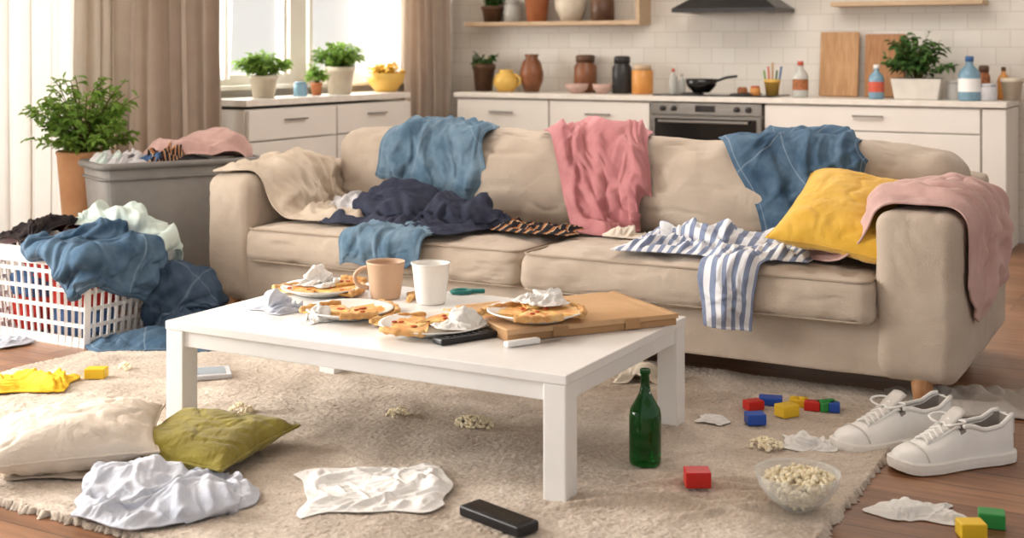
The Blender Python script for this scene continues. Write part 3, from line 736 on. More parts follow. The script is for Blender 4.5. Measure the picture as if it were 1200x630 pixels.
def rrect(x0,x1,y0,y1,r,n=6):
    p=[]
    for cx,cy,a0 in ((x1-r,y1-r,0),(x0+r,y1-r,90),(x0+r,y0+r,180),(x1-r,y0+r,270)):
        for k in range(n+1):
            a=math.radians(a0+90*k/n); p.append((cx+r*math.cos(a),cy+r*math.sin(a)))
    return p
for (a,b,f) in ((-4.37,-2.765,5.05),(-2.755,-1.19,5.02)):
    for z in (.495,.337):
        i=.013
        tube('piping',[(x-sx,y-5.7,z) for x,y in rrect(a+i,b-i,f+i-.004,5.93,.055)],.005,m_sofa2,sofa,closed=True,seg=6)
for (x,y) in ((SX0+.14,SF+.06),(SX1-.15,SF+.06),(SX0+.16,6.24),(SX1-.19,6.24),(-2.76,SF+.2)):
    lathe('leg',[(.028,0),(.046,.125)],m_leg,sofa,loc=(x-sx,y-5.7,0),seg=20)
SCOL=[('p',.0),('b',(-4.37,5.0,.1),(-1.19,5.95,.53),.05),('b',(-4.36,5.72,.3),(-.99,6.2,.985),.12),('b',(SX0-.01,SF-.015,.1),(-4.35,6.35,.775),.075),('b',(-1.21,SF-.015,.1),(SX1+.01,6.35,.79),.075),('b',(SX0+.1,6.1,.1),(SX1-.1,6.37,.85),.05)]
mound=lambda x,y,z,a,b,c:('e',(x,y,z),(a,b,c))
drape('throw_blanket','crumpled beige throw over the sofa arm and seat','blanket',m_beiget,(-4.26,5.52,.82),(1.0,.72),res=44,rot=.15,cols=SCOL,seed=2,thick=.006,amp=.03,wl=.17,fdir=1.1,spread=.45,pd=.04,pwl=.16,pmode='wide')
drape('shirt','denim blue shirt hanging over the sofa back','shirt',m_denim,(-3.66,5.80,.995),(.68,.60),res=44,rot=-.4,cols=SCOL,seed=3,amp=.02,wl=.17,fdir=.8,spread=.55,pd=.032,pwl=.17,wav=2,th=.004,thick=.006,pmode='wide',shape=.5)
drape('throw_blanket','dusty pink knitted throw over the sofa back','blanket',m_pink,(-2.68,5.79,.995),(.50,.84),res=40,rot=.65,cols=SCOL,seed=14,thick=.007,amp=.025,wl=.17,fdir=.2,spread=.4,pd=.042,pwl=.16,wav=2,th=.004,pmode='wide',shape=.5)
drape('shirt','blue denim shirt draped over the sofa back beside yellow cushion','shirt',m_denimm,(-1.68,5.79,.995),(.60,.74),res=44,rot=.8,cols=SCOL,seed=5,amp=.02,wl=.17,fdir=.5,spread=.5,pd=.034,pwl=.17,wav=2,th=.004,thick=.006,pmode='wide',shape=.45)
drape('jumper','dark navy jumper crumpled on the sofa seat','clothes',m_navy,(-3.56,5.42,.7),(.94,.56),res=50,rot=-.05,cols=SCOL+[mound(-3.72,5.5,.53,.26,.16,.12),mound(-3.33,5.46,.53,.2,.13,.09)],seed=6,thick=.006,amp=.04,wl=.15,spread=.6,fdir=.9,kb=.3,pd=.05,pwl=.15,wav=1.8,shape=.5,pmode='wide')
drape('tee_shirt','light grey tee shirt crumpled beside the beige throw','clothes',m_greyt,(-4.02,5.5,.64),(.38,.3),res=34,cols=SCOL+[mound(-4.0,5.53,.52,.13,.1,.08)],seed=7,amp=.02,wl=.11,spread=.8,fdir=.5,kb=.35,pd=.03,wav=1.5,pmode='wide')
drape('jeans','folded blue denim leg hanging over the seat edge','jeans',m_denim,(-3.5,5.12,.56),(.46,.42),res=36,rot=.1,cols=SCOL,seed=8,thick=.012,amp=.012,wl=.14,fdir=.2,spread=.35,shape=.1,pd=.02,pwl=.13,pmode='wide')
drape('scarf','black scarf with orange and cream pattern on the seat','scarf',m_orst,(-2.98,5.5,.58),(.66,.26),res=44,rot=-.1,cols=SCOL,seed=9,amp=.02,wl=.1,spread=.6,fdir=.8,pd=.028,wav=1.5)
def m_tail(u,v): return (v>.40)|((u>.52)&(u<.84))
drape('striped_shirt','blue and white striped shirt spilling over the seat edge','shirt',m_stripe,(-1.93,5.19,.6),(.84,.76),res=52,rot=.1,cols=SCOL+[mound(-1.9,5.42,.52,.28,.12,.06)],seed=10,mask=m_tail,amp=.02,wl=.15,fdir=.6,spread=.6,pd=.042,pwl=.13,shape=.15,wav=1.2,thick=.005,pmode='wide')
drape('sock','small cream cloth bunched on the sofa seat','clothes',m_cream,(-2.42,5.5,.58),(.24,.15),res=24,cols=SCOL,seed=11,amp=.02,wl=.08,spread=.8,pd=.025)
drape('throw_blanket','pale pink blanket draped over the sofa arm','blanket',m_pinkp,(-1.08,5.56,.85),(1.12,.82),res=50,rot=-.12,cols=SCOL,seed=12,thick=.008,amp=.03,wl=.17,fdir=1.45,spread=.3,pd=.042,pwl=.16,pmode='wide')
def pillow(name,label,w,h,t,mat,basis,center,seed,amp=.01):
    vs,fs,edge=pillow_mesh(w,h,t,seed=seed,amp=amp)
    e=thing(name,label,'cushion',(0,0,0)); 
    a=Vector(basis[0]).normalized(); b=Vector(basis[1]); b=(b-a*b.dot(a)).normalized(); n=a.cross(b)
    e.matrix_world=Matrix(((a.x,b.x,n.x,center[0]),(a.y,b.y,n.y,center[1]),(a.z,b.z,n.z,center[2]),(0,0,0,1)))
    mk('cover',vs,fs,mat,e); tube('piping',edge,.005,mat,e,closed=True,seg=6)
    return e
def cv(x,y,z): X,Y=C(x,y); return (X,Y,z)
pillow('cushion','mustard yellow square cushion leaning on the sofa seat',.56,.64,.19,m_yel,(cv(.40,-.22,-.06),cv(.374,.45,.22)),cv(1.45,5.40,.715),3)
# ================================================================ RUG
def rug():
    x0,x1,y0,y1=-4.6,-1.0,2.68,5.3; nx,ny=520,380
    xs=np.linspace(x0,x1,nx); ys=np.linspace(y0,y1,ny); cx,cy=(x0+x1)/2,(y0+y1)/2
    rs=np.random.RandomState(3)
    X,Y=np.meshgrid(xs-cx,ys-cy)
    Z=.013+.006*rs.rand(ny,nx)+.002*np.sin(X*23+Y*9)
    fx,fy=RF[:2]; dx=X+cx-fx; dy=Y+cy-fy; c_,s_=math.cos(A-.12),math.sin(A-.12)
    lx=dx*c_+dy*s_; ly=-dx*s_+dy*c_
    env=np.exp(-(lx/.36)**4-((ly)/.21)**4)
    rp=np.zeros_like(X)
    for k,(o,wd,sl) in enumerate(((-.17,.020,.25),(-.11,.024,-.22),(-.04,.019,.3),(.03,.026,-.14),(.10,.019,.2),(.16,.024,-.2))):
        d=ly-o-sl*lx-.03*np.sin(lx*8+k*2); rp=np.maximum(rp,np.exp(-(d/wd)**2)*(.55+.45*np.sin(lx*6+k*1.7)))
    Z=Z+.030*env*rp
    Z=Z+.004*np.sin(X*5+2*np.sin(Y*3))*np.sin(Y*6+1)+.003
    X=X+rs.randn(ny,nx)*.0016; Y=Y+rs.randn(ny,nx)*.0016
    Z[0,:]=0;Z[-1,:]=0;Z[:,0]=0;Z[:,-1]=0
    X[:,0]+=rs.randn(ny)*.006; X[:,-1]+=rs.randn(ny)*.008; Y[0,:]+=rs.randn(nx)*.008
    v=np.stack([X,Y,Z],-1).reshape(-1,3); g=np.arange(nx*ny).reshape(ny,nx)
    f=np.stack([g[:-1,:-1],g[:-1,1:],g[1:,1:],g[1:,:-1]],-1).reshape(-1,4)
    o=mk('rug',v.tolist(),f.tolist(),m_rug,loc=(cx,cy,.001)); tag(o,'large short-pile greyish beige rug with rumpled folds','rug')
rug()
RZ=.021
FC=[('p',RZ)]
# ================================================================ TABLE
TX0,TX1,TY0,TY1=-3.40,-1.75,3.50,4.5; TZ=.41
tb=thing('coffee_table','low white rectangular coffee table cluttered with leftovers','coffee table',((TX0+TX1)/2,(TY0+TY1)/2,RZ-.008))
tw,td=TX1-TX0,TY1-TY0; th=TZ-(RZ-.008)
boxes('table_top',[(0,0,th-.016,tw,td,.032)],m_tablew,tb,bevel=.005,seg=3)
boxes('apron',[(0,-td/2+.026,th-.06,tw-.1,.022,.06),(0,td/2-.026,th-.06,tw-.1,.022,.06),(-tw/2+.026,0,th-.06,.022,td-.1,.06),(tw/2-.026,0,th-.06,.022,td-.1,.06)],m_tablew,tb)
for sx_ in (-1,1):
    for sy_ in (-1,1):
        boxes('leg',[(sx_*(tw/2-.043),sy_*(td/2-.043),(th-.032)/2,.08,.08,th-.032)],m_tablew,tb,bevel=.005)
def plate(u,v,r,label,z=TZ,group='white dinner plates'):
    X,Y,_=P(u,v,z+.02)
    o=lathe('plate',[(0,.004),(r*.55,.004),(r*.6,0),(r*.64,.004),(r*.95,.026),(r,.03),(r*.99,.034),(r*.93,.03),(r*.62,.012),(0,.011)],m_porc,loc=(X,Y,z+.001),seg=48,cap=False)
    tag(o,label,'plate',group); return X,Y,z+.013
def pslice(X,Y,z,rot,L_=.2,ang=40,label='slice of cheese pizza with golden crust',seed=0,tilt=0):
    e=thing('pizza_slice',label,'pizza slice',(X,Y,z),rot,'leftover pizza slices'); e.rotation_euler=(tilt,0,rot)
    n=14; vs=[];fs=[]; a0=math.radians(ang)/2
    rs=[0,.25,.5,.75,.95]; t=.010
    for lay in (0,1):
        for ri,rr in enumerate(rs):
            for k in range(n+1):
                a=-a0+2*a0*k/n; jit=noise.noise(Vector((rr*6+seed,k*.8,lay)))*.008
                vs.append((rr*L_*math.cos(a)-L_*.5,rr*L_*math.sin(a)+.006*noise.noise(Vector((rr*5,k*.3,seed)))*2,(t+jit if lay else 0)))
    m=(n+1)
    for lay in (0,1):
        for i in range(len(rs)-1):
            for k in range(n):
                b=lay*len(rs)*m+i*m+k; q=(b,b+1,b+m+1,b+m); fs.append(q if lay==0 else q[::-1])
    off=len(rs)*m
    for i in range(len(rs)-1):
        for k in (0,n):
            b=i*m+k; fs.append((b,b+m,b+m+off,b+off))
    mk('cheese',vs,fs,m_pizza,e)
    pts=[(L_*.98*math.cos(-a0+2*a0*k/12)-L_*.5,L_*.98*math.sin(-a0+2*a0*k/12),.011) for k in range(13)]
    tube('crust',pts,[.012+.003*math.sin(k*2.1+seed) for k in range(13)],m_crust,e)
    rr=random.Random(seed)
    for k in range(2):
        r0=rr.uniform(.35,.75)*L_; aa=rr.uniform(-.6,.6)*a0
        lathe('topping',[(0,0),(.010,0),(.009,.003),(0,.004)],m_pep,e,loc=(r0*math.cos(aa)-L_*.5,r0*math.sin(aa),.012),seg=12,cap=False)
    return e
def tissue(loc,r,label,seed,mat=m_tissue,h=.5,name='tissue',cat='tissue',ar=1.0,rot=0,amp=.3,pdk=.26):
    X,Y,z=loc
    return drape(name,label,cat,mat,(X,Y,z+.01),(2.2*r,2.2*r*ar),res=28,rot=rot,amp=r*amp,wl=r*1.1,spread=1.0,lean=.7,cols=[('p',z)]+[('e',(X,Y,z),(r*.55,r*.55*ar,r*h*.75))],steps=34,seed=seed,thick=.0015,kb=.45,th=.002,dome=r*h*.6,pd=r*pdk,pwl=r*.7,shape=.45,wav=2.5,up=3,pmode='ridge')
X,Y,z=plate(378,338,.17,'white plate with pizza and a crumpled tissue')
pslice(X+.06,Y+.0,z,.4,.24,52,seed=1); pslice(X-.05,Y-.07,z,2.6,.22,48,seed=2); pslice(X+.03,Y+.09,z+.012,1.5,.18,44,seed=12)
tissue((X-.07,Y+.05,z+.014),.075,'crumpled white tissue on the pizza plate',3,h=.9)
X,Y,z=plate(410,364,.165,'white plate holding leftover pizza slices')
pslice(X+.04,Y+.04,z,.9,.24,56,seed=3); pslice(X-.03,Y-.05,z+.006,2.9,.22,52,seed=4); pslice(X+.07,Y-.06,z+.012,-.8,.18,44,seed=14)
X,Y,z=plate(508,381,.195,'white plate with half eaten pizza near table edge')
pslice(X-.09,Y-.02,z,2.6,.24,56,seed=5); pslice(X-.02,Y+.08,z+.004,1.2,.22,52,seed=6); pslice(X-.02,Y-.09,z+.006,-1.5,.21,50,seed=16)
tissue((X+.11,Y+.03,z+.008),.075,'crumpled white napkin on the pizza plate',5,h=.7,ar=.8)
tissue((P(327,362,TZ)[0],P(327,362,TZ)[1],TZ),.09,'crumpled pale grey napkin on the table',6,mat=m_sheet,h=.55,ar=.8)
tissue((P(374,376,TZ)[0],P(374,376,TZ)[1],TZ),.05,'small crumpled white tissue by the plate',7,h=1.0)
pa=Vector((P(594,402,TZ)[0],P(594,402,TZ)[1])); pb=Vector((-1.7,4.36)); ang=math.atan2(pb.y-pa.y,pb.x-pa.x); Lb=.68;Db=.47
e=thing('pizza_box','brown cardboard pizza box lying closed on the table','pizza box',(pa.x,pa.y,TZ+.001),ang)
boxes('body',[(Lb/2,Db/2,.0015,Lb-.012,Db-.012,.003),(Lb/2,.006,.019,Lb-.012,.003,.036),(Lb/2,Db-.006,.019,Lb-.012,.003,.036),(.006,Db/2,.019,.003,Db-.012,.036),(Lb-.006,Db/2,.019,.003,Db-.012,.036)],m_cardd,e,bevel=.0008)
nl=40; vs=[];fs=[]
for j in range(nl+1):
    for i in range(nl+1):
        x=i/nl; y=j/nl; vs.append((x*Lb,y*Db,.043+.006*noise.noise(Vector((x*3,y*2.5,2)))-.004*max(0,1-abs(x+y*.8-1.1)*18)-.004*max(0,1-abs(y-.93)*30)-.004*max(0,1-abs(x-.95)*30)))
for j in range(nl):
    for i in range(nl):
        a=j*(nl+1)+i; fs.append((a,a+1,a+nl+2,a+nl+1))
l=mk('lid',vs,fs,m_card,e); sd=l.modifiers.new('s','SOLIDIFY'); sd.thickness=.0025
boxes('lid_edge',[(Lb*.5,-.001,.034,Lb,.002,.016),(Lb+.0,Db/2,.034,.002,Db,.016)],m_card,e,bevel=.0006)
boxes('tab',[(Lb*.3,-.003,.022,.06,.002,.036)],m_cardd,e,bevel=.0006)
boxes('tab',[(Lb*.72,-.003,.022,.06,.002,.036)],m_cardd,e,bevel=.0006)
kx,ky,_=P(617,402,TZ)
e=thing('knife','table knife with a flat white handle','knife',(kx,ky,TZ+.001),ang+.1)
boxes('handle',[(-.03,-.022,.011,.13,.030,.018)],m_plas,e,bevel=.006,seg=3)
boxes('blade',[(.08,-.022,.011,.11,.02,.003)],m_steel,e,bevel=.001)
bz=TZ+.049
X,Y,z=plate(628,366,.175,'white plate of pizza standing on the pizza box',z=bz)
pslice(X-.05,Y-.03,z,2.8,.23,56,seed=7); pslice(X+.05,Y+.03,z+.004,.7,.22,56,seed=8); pslice(X+.03,Y-.07,z+.008,-.9,.2,50,seed=9); pslice(X-.04,Y+.06,z+.012,1.8,.19,48,seed=19)
tissue((X+.0,Y+.11,z+.026),.085,'crumpled white napkin beside pizza on the plate',9,h=.55,ar=.7,rot=A)
def cup(u,v,w,h,mat,label,hand=False,name='cup'):
    X,Y,_=P(u,v,TZ); s=depth(X,Y)/F; w*=s;h*=s; r=w/2
    e=thing(name,label,'mug' if hand else 'cup',(X,Y,TZ+.001))
    lathe('body',[(0,0),(r*.72,0),(r*.76,.01),(r*.97,h*.95),(r,h),(r*.95,h),(r*.9,h*.93),(r*.7,.02),(0,.015)],mat,e,seg=40,cap=False)
    if hand:
        d=Vector(C(-1,.0)); pts=[]
        for k in range(11):
            a=math.radians(100-200*k/10+0); pts.append((d.x*(r*.86+.038*max(0,math.cos(a))*1.5),d.y*(r*.86+.038*max(0,math.cos(a))*1.5),h*.55+math.sin(a)*h*.28))
        tube('handle',pts,.009,mat,e)
    else:
        lathe('rim',[(r*.97,h*.97),(r*1.03,h*.985),(r*1.03,h*1.01),(r*.95,h*1.01)],mat,e,seg=40,cap=False)
cup(452,349,46,43,m_mug,'tan ceramic mug with a looped handle',True,'mug')
cup(505,355,46,47,m_porc,'tall plain white cup on the table')
m_teal=mcol('teal_plastic',(40,126,120),.35)
X,Y,_=P(541,344,TZ); e=thing('bottle_opener','teal plastic bottle opener lying on the table','opener',(X,Y,TZ),.6)
tube('ring',[(.04*math.cos(k*.524),.03*math.sin(k*.524),.01) for k in range(12)],.009,m_teal,e,closed=True)
boxes('grip',[(.06,0,.01,.07,.025,.018)],m_teal,e,bevel=.006)
for k,(u,v) in enumerate(((492,345),(484,349))):
    X,Y,_=P(u,v,TZ+.012); o=tube('bread_stick',[(-.05,0,0),(0,.008,.003),(.05,0,0)],[.011,.014,.01],m_crust,loc=(X,Y,TZ+.013),rot=(0,0,.8+k)); tag(o,'small golden bread stick on the table','bread stick',group='bread sticks')
def remote(u0,v0,u1,v1,z,label,w=.055,h=.022,btn=True):
    a=Vector(P(u0,v0,z)[:2]); b=Vector(P(u1,v1,z)[:2]); c=(a+b)/2; L_=(b-a).length
    e=thing('remote_control',label,'remote control',(c.x,c.y,z+.001),math.atan2(b.y-a.y,b.x-a.x),'black remote controls')
    boxes('body',[(0,0,h/2,L_,w,h)],m_black,e,bevel=.009,seg=4)
    if btn:
        l=[]
        for i in range(7):
            for j in (-1,0,1): l.append((-L_*.36+i*L_*.1,j*w*.26,h+.001,.012,.009,.003))
        boxes('button',l,m_btn,e,bevel=.001)
    else:
        boxes('glossy_panel',[(0,0,h,L_*.86,w*.7,.002)],m_blackg,e,bevel=.0008)
remote(512,404,588,392,TZ,'slim black remote control on the coffee table',.06)
remote(550,600,620,627,RZ,'black remote control lying on the rug',.085,.032,False)
# ================================================================ LAUNDRY BASKET
def basket():
    x0,x1,y0,y1=-5.40,-4.63,4.27,4.81; cx,cy=(x0+x1)/2,(y0+y1)/2; h=.44; hx,hy=(x1-x0)/2,(y1-y0)/2; tp=.88
    e=thing('laundry_basket','white slotted plastic laundry basket overflowing with clothes','laundry basket',(cx,cy,.001))
    bm=bmesh.new()
    def bar(p,q,wx,wy):
        p=Vector(p);q=Vector(q); d=(q-p); L_=d.length
        r=bmesh.ops.create_cube(bm,size=1.0); mt=d.to_track_quat('Z','Y').to_matrix()
        for v in r['verts']: v.co=(p+q)/2+mt@Vector((v.co.x*wx,v.co.y*wy,v.co.z*L_))
    k=lambda z: tp+(1-tp)*z/h
    nx=15;ny=11
    for s in (-1,1):
        for i in range(nx+1):
            t=-1+2*i/nx; wd=.03 if i in(0,nx) else .015
            bar((t*hx*tp,s*hy*tp,0),(t*hx,s*hy,h),wd,wd*.6)
        for i in range(ny+1):
            t=-1+2*i/ny; wd=.03 if i in(0,ny) else .015
            bar((s*hx*tp,t*hy*tp,0),(s*hx,t*hy,h),wd*.8,wd)
        for j in range(6):
            z=.02+j*.082; kk=k(z); w=.05 if j==0 else .018
            r=bmesh.ops.create_cube(bm,size=1.0)
            for v in r['verts']: v.co=Vector((v.co.x*2*hx*kk,s*hy*kk+v.co.y*.01,z+v.co.z*w))
            r=bmesh.ops.create_cube(bm,size=1.0)
            for v in r['verts']: v.co=Vector((s*hx*kk+v.co.x*.01,v.co.y*2*hy*kk,z+v.co.z*w))
    r=bmesh.ops.create_cube(bm,size=1.0)
    for v in r['verts']: v.co=Vector((v.co.x*2*hx*tp,v.co.y*2*hy*tp,.008+v.co.z*.012))
    frombm('lattice_body',bm,m_plas,e)
    boxes('rim',[(0,-hy,h,2*hx+.05,.04,.03),(0,hy,h,2*hx+.05,.04,.03),(-hx,0,h,.04,2*hy+.05,.03),(hx,0,h,.04,2*hy+.05,.03),(0,-hy-.005,h-.035,2*hx+.02,.02,.05),(hx+.005,0,h-.035,.02,2*hy+.02,.05)],m_plas,e,bevel=.008)
    return cx,cy,hx,hy
bcx,bcy,bhx,bhy=basket()
for i,(dx,dy,dz,rx,ry,rz,m,l) in enumerate([(-.15,-.07,.03,.17,.13,.14,m_redc,'red garment'),(.13,-.06,.03,.17,.14,.12,m_bluec,'blue garment'),(-.05,.08,.14,.22,.12,.12,m_greyt,'light grey garment'),(.14,-.07,.16,.17,.14,.11,m_redc,'red garment'),(-.16,-.07,.19,.16,.14,.1,m_bluec,'blue garment'),(-.02,0,.27,.28,.18,.1,m_redc,'red garment')]):
    o=blob('garment',(bcx+dx,bcy+dy,dz),(rx,ry,rz),m,amp=.16,freq=2.5,seed=20+i,sub=4); tag(o,'crumpled %s packed inside the laundry basket'%l,'clothes',group='clothes in laundry basket')
BC=[('p',.003),('b',(bcx-bhx-.03,bcy-bhy-.03,0),(bcx+bhx+.03,bcy+bhy+.03,.455),.02),('e',(bcx,bcy,.42),(.28,.19,.1)),('b',(-5.2,4.92,0),(-4.72,5.9,.6),.05)]
drape('cardigan','black and brown patterned cardigan heaped in the basket','clothes',m_black_c,(bcx-.2,bcy+.02,.54),(.42,.36),res=36,cols=BC,seed=31,amp=.03,wl=.12,spread=.7,kb=.35,pd=.045,pwl=.1,wav=1.5,thick=.006)
drape('towel','pale mint towel bunched on top of the basket','towel',m_mint,(bcx+.12,bcy+.2,.58),(.66,.3),res=42,rot=.1,cols=BC+[('e',(bcx+.12,bcy+.17,.45),(.24,.09,.12))],seed=32,amp=.03,wl=.12,spread=.6,fdir=.3,kb=.35,pd=.04,pwl=.12,wav=1.5,pmode='wide')
drape('jeans','dark blue jeans hanging over the basket rim','jeans',m_denimm,(bcx+.27,bcy-.09,.55),(.50,.62),res=44,rot=-.5,cols=BC+[('e',(bcx+.14,bcy-.0,.45),(.16,.13,.07))],seed=33,amp=.03,wl=.16,spread=.4,fdir=.2,thick=.007,steps=95,kb=.12,pd=.038,pwl=.14,wav=1.6,pmode='wide')
drape('jeans','blue denim jeans trailing from basket to the floor','jeans',m_denimd,(-4.44,4.70,.44),(.62,.56),res=48,rot=.4,cols=BC+[('e',(-4.52,4.80,0),(.14,.17,.30)),('e',(-4.34,4.66,0),(.18,.14,.11))],seed=34,amp=.03,wl=.16,fdir=.3,spread=.4,thick=.007,steps=105,kb=.15,pd=.042,pwl=.14,wav=1.6,pmode='wide')
drape('jeans','blue jeans leg lying flat on the floor by the basket','jeans',m_denimm,(-4.38,4.46,.1),(.62,.26),res=42,rot=.55,cols=[('p',.01),('e',(-4.40,4.46,0),(.24,.09,.05))],seed=35,amp=.02,wl=.12,fdir=1.3,spread=.3,thick=.009,pd=.025,pwl=.12,pmode='wide')
drape('rag','folded grey blue cloth on the wooden floor','cloth',m_sheet,(P(6,403)[0],P(6,403)[1],.03),(.24,.2),res=24,cols=[('p',.002)],seed=36,amp=.02,wl=.1,spread=.6,pd=.02)
# ================================================================ GREY BIN
def bin_():
    Apt=Vector((-5.20,4.90)); Bpt=Vector((-4.8,5.72)); d=(Bpt-Apt); L_=d.length; a=math.atan2(d.y,d.x); n=Vector((-d.y,d.x)).normalized()
    c=(Apt+Bpt)/2+n*.2
    e=thing('storage_bin','large grey plastic storage tub heaped with clothes','storage bin',(c.x,c.y,.001),a)
    h=.78; W=L_/2; Dd=.2; t=.84; vs=[];fs=[]
    def ring(k,z,ins=0):
        r=.05; out=[]
        for cx,cy,a0 in ((1,1,0),(-1,1,90),(-1,-1,180),(1,-1,270)):
            for q in range(5):
                an=math.radians(a0+22.5*q); out.append(((cx*(W*k-r-ins)+r*math.cos(an)),(cy*(Dd*k-r-ins)+r*math.sin(an)),z))
        return out
    R_=[ring(t,0),ring(t+.02,.02),ring(1,h),ring(1,h,.015),ring(t,.05,.015)]
    for r in R_: vs+=r
    n_=20
    for i in range(4):
        for k in range(n_): fs.append((i*n_+k,i*n_+(k+1)%n_,(i+1)*n_+(k+1)%n_,(i+1)*n_+k))
    fs.append(tuple(range(n_))[::-1]); fs.append(tuple(range(4*n_,5*n_)))
    mk('body',vs,fs,m_bin,e,smooth=False)
    tube('rim',ring(1.02,h),.02,m_bin2,e,closed=True,seg=8)
    tube('rim_lip',ring(1.0,h-.07),.008,m_bin2,e,closed=True,seg=8)
    return c,a,W,Dd,h
bc,ba,bW,bD,bh=bin_()
def bl(x,y,z): return (bc.x+x*math.cos(ba)-y*math.sin(ba),bc.y+x*math.sin(ba)+y*math.cos(ba),z)
o=blob('garment',bl(.0,0,.52),(.36,.14,.2),m_greyt,amp=.12,freq=2.5,seed=41,rot=(0,0,ba)); tag(o,'pile of pale garments filling the storage tub','clothes')
BN=[('e',bl(.0,0,.72),(.42,.19,.11)),('e',bl(.2,0,.78),(.24,.15,.11)),('p',.77)]
drape('towel','pale pink towel draped on the heap in the tub','towel',m_pinkp,bl(.16,0,.92),(.62,.36),res=44,rot=ba,cols=BN,seed=42,amp=.03,wl=.15,fdir=.9,spread=.4,kb=.3,pd=.04,pwl=.13,wav=1.5,pmode='wide')
drape('tee_shirt','white tee shirt crumpled on the heap in the tub','clothes',m_greyt,bl(-.26,-.0,.88),(.36,.3),res=36,rot=ba,cols=BN,seed=43,amp=.03,wl=.11,spread=.9,kb=.4,pd=.045,wav=1.5,pmode='wide')
drape('scarf','patterned dark scarf bunched on the heap in the tub','scarf',m_orst,bl(-.08,-.07,.87),(.24,.16),res=30,rot=ba+.3,cols=BN,seed=44,amp=.02,wl=.09,spread=.9,kb=.4,pd=.04,wav=1.5)
drape('sock','small blue garment on the heap in the tub','clothes',m_bluec,bl(-.2,-.1,.88),(.16,.12),res=24,rot=ba,cols=BN,seed=45,amp=.02,wl=.07,spread=.9,kb=.4,pd=.04,wav=1.5)
drape('shirt','small white and green garment on the heap in the tub','clothes',m_mint,bl(-.38,-.02,.88),(.16,.2),res=24,rot=ba,cols=BN,seed=46,amp=.02,wl=.07,spread=.9,kb=.4,pd=.04,wav=1.5)
plX,plY=C(-2.46,7.36)
e=thing('potted_plant','bushy green plant in a tall tapered tan planter','plant',(plX,plY,.001))
lathe('pot',[(0,0),(.085,0),(.1,.2),(.125,.5),(.15,.8),(.158,.82),(.15,.83),(.14,.8),(.0,.78)],m_wick,e,seg=36,cap=False)
lathe('soil',[(0,.8),(.14,.795)],m_soil,e,cap=False)
foliage('leaves',e,95,.32,.52,.062,m_leaf,51,z0=.8,per=15,low=.15,stemr=.004)
# ================================================================ FLOOR SOFT THINGS
m_taupe=M('taupe_cloth',(198,184,168),(184,168,152),rough=.98,bump=.6,bscale=90,spec=.05,scale=20)
drape('cloth','taupe fringed cloth lying beneath the cushions','cloth',m_taupe,(P(115,548)[0],P(115,548)[1],.05),(.6,.4),res=40,rot=.5,cols=FC,seed=51,amp=.015,wl=.14,thick=.006,pd=.018)
X,Y,_=P(88,522,.08)
pillow('cushion','cream cotton cushion lying on the rug',.56,.4,.17,m_cream,(cv(1,.22,.04),cv(-.22,1,.12)),(X,Y,.115),5,amp=.012)
X,Y,_=P(240,526,.05)
pillow('cushion','olive green velvet cushion lying on the rug',.46,.46,.12,m_olive,(cv(.48,-.2,0),cv(.17,.48,.02)),(X,Y,.084),6,amp=.013)
X,Y,_=P(188,580,.04)
drape('shirt','pale blue grey shirt crumpled in a rounded heap','shirt',m_sheet,(X,Y,.10),(.54,.42),res=54,rot=A+.05,cols=FC+[('e',(X-.07,Y+.0,.0),(.2,.15,.08)),('e',(X+.11,Y-.0,.0),(.16,.13,.07))],seed=66,amp=.022,wl=.12,spread=.8,fdir=1.1,mu=.85,kb=.25,lean=.6,pd=.032,pwl=.11,shape=.85,wav=1.6,thick=.004,steps=80,pmode='wide',fine=.55)
X,Y,_=P(440,583)
drape('paper_towel','crumpled white paper towel lying on the rug','paper towel',m_paper,(X,Y,.03),(.46,.42),res=40,rot=A+.3,cols=FC+[('e',(X,Y,.0),(.08,.07,.03)),('e',(X+.14,Y+.1,.0),(.06,.05,.04)),('e',(X-.12,Y+.05,.0),(.06,.05,.025))],seed=53,amp=.012,wl=.14,spread=1.0,thick=.002,mu=.85,kb=.45,shape=.2,pd=.014,pwl=.10,wav=1.8,pmode='ridge')
X,Y,_=P(1152,476)
drape('cloth','pale grey knitted cloth on the floor behind the sneakers','cloth',m_greyr,(X,Y,.05),(.74,.40),res=46,rot=A-.1,cols=[('p',.002)],seed=56,amp=.02,kb=.25,thick=.010,pd=.03,pwl=.16,wl=.18,spread=.35,wav=1,pmode='wide',fine=.2)
X,Y,_=P(32,458)
drape('cloth','bright yellow duster crumpled on the rug','cloth',m_yelc,(X,Y,.04),(.38,.27),res=38,rot=A+.1,cols=FC,seed=57,amp=.015,wl=.12,fdir=.8,spread=.3,kb=.35,pd=.025,pwl=.09,shape=.2)
X,Y,_=P(237,441,RZ); e=thing('tablet','small pale grey electronic tablet lying on the rug','tablet',(X,Y,RZ),A+.3)
boxes('body',[(0,0,.012,.24,.16,.022)],m_greyt,e,bevel=.009,seg=4)
boxes('screen',[(0,0,.0235,.19,.12,.002)],M('screen_grey',(170,180,188),rough=.3),e,bevel=.0008)
X,Y,_=P(756,543,RZ)
e=thing('beer_bottle','green glass bottle standing on the rug','bottle',(X,Y,RZ))
r=.054
lathe('body',[(0,.008),(r*.7,.0),(r*.95,.003),(r,.015),(r,.16),(r*.93,.185),(r*.6,.215),(r*.36,.24),(r*.29,.262),(r*.27,.3),(r*.33,.302),(r*.33,.316),(r*.26,.318),(r*.22,.3),(r*.24,.262),(r*.5,.216),(r*.86,.18),(r*.93,.16),(r*.93,.02),(0,.015)],m_green,e,seg=40,cap=False)
tissue(P(750,446,RZ),.11,'crumpled cream tissue on rug behind the green bottle',61,mat=m_tissuec,h=1.0,ar=.6,rot=A)
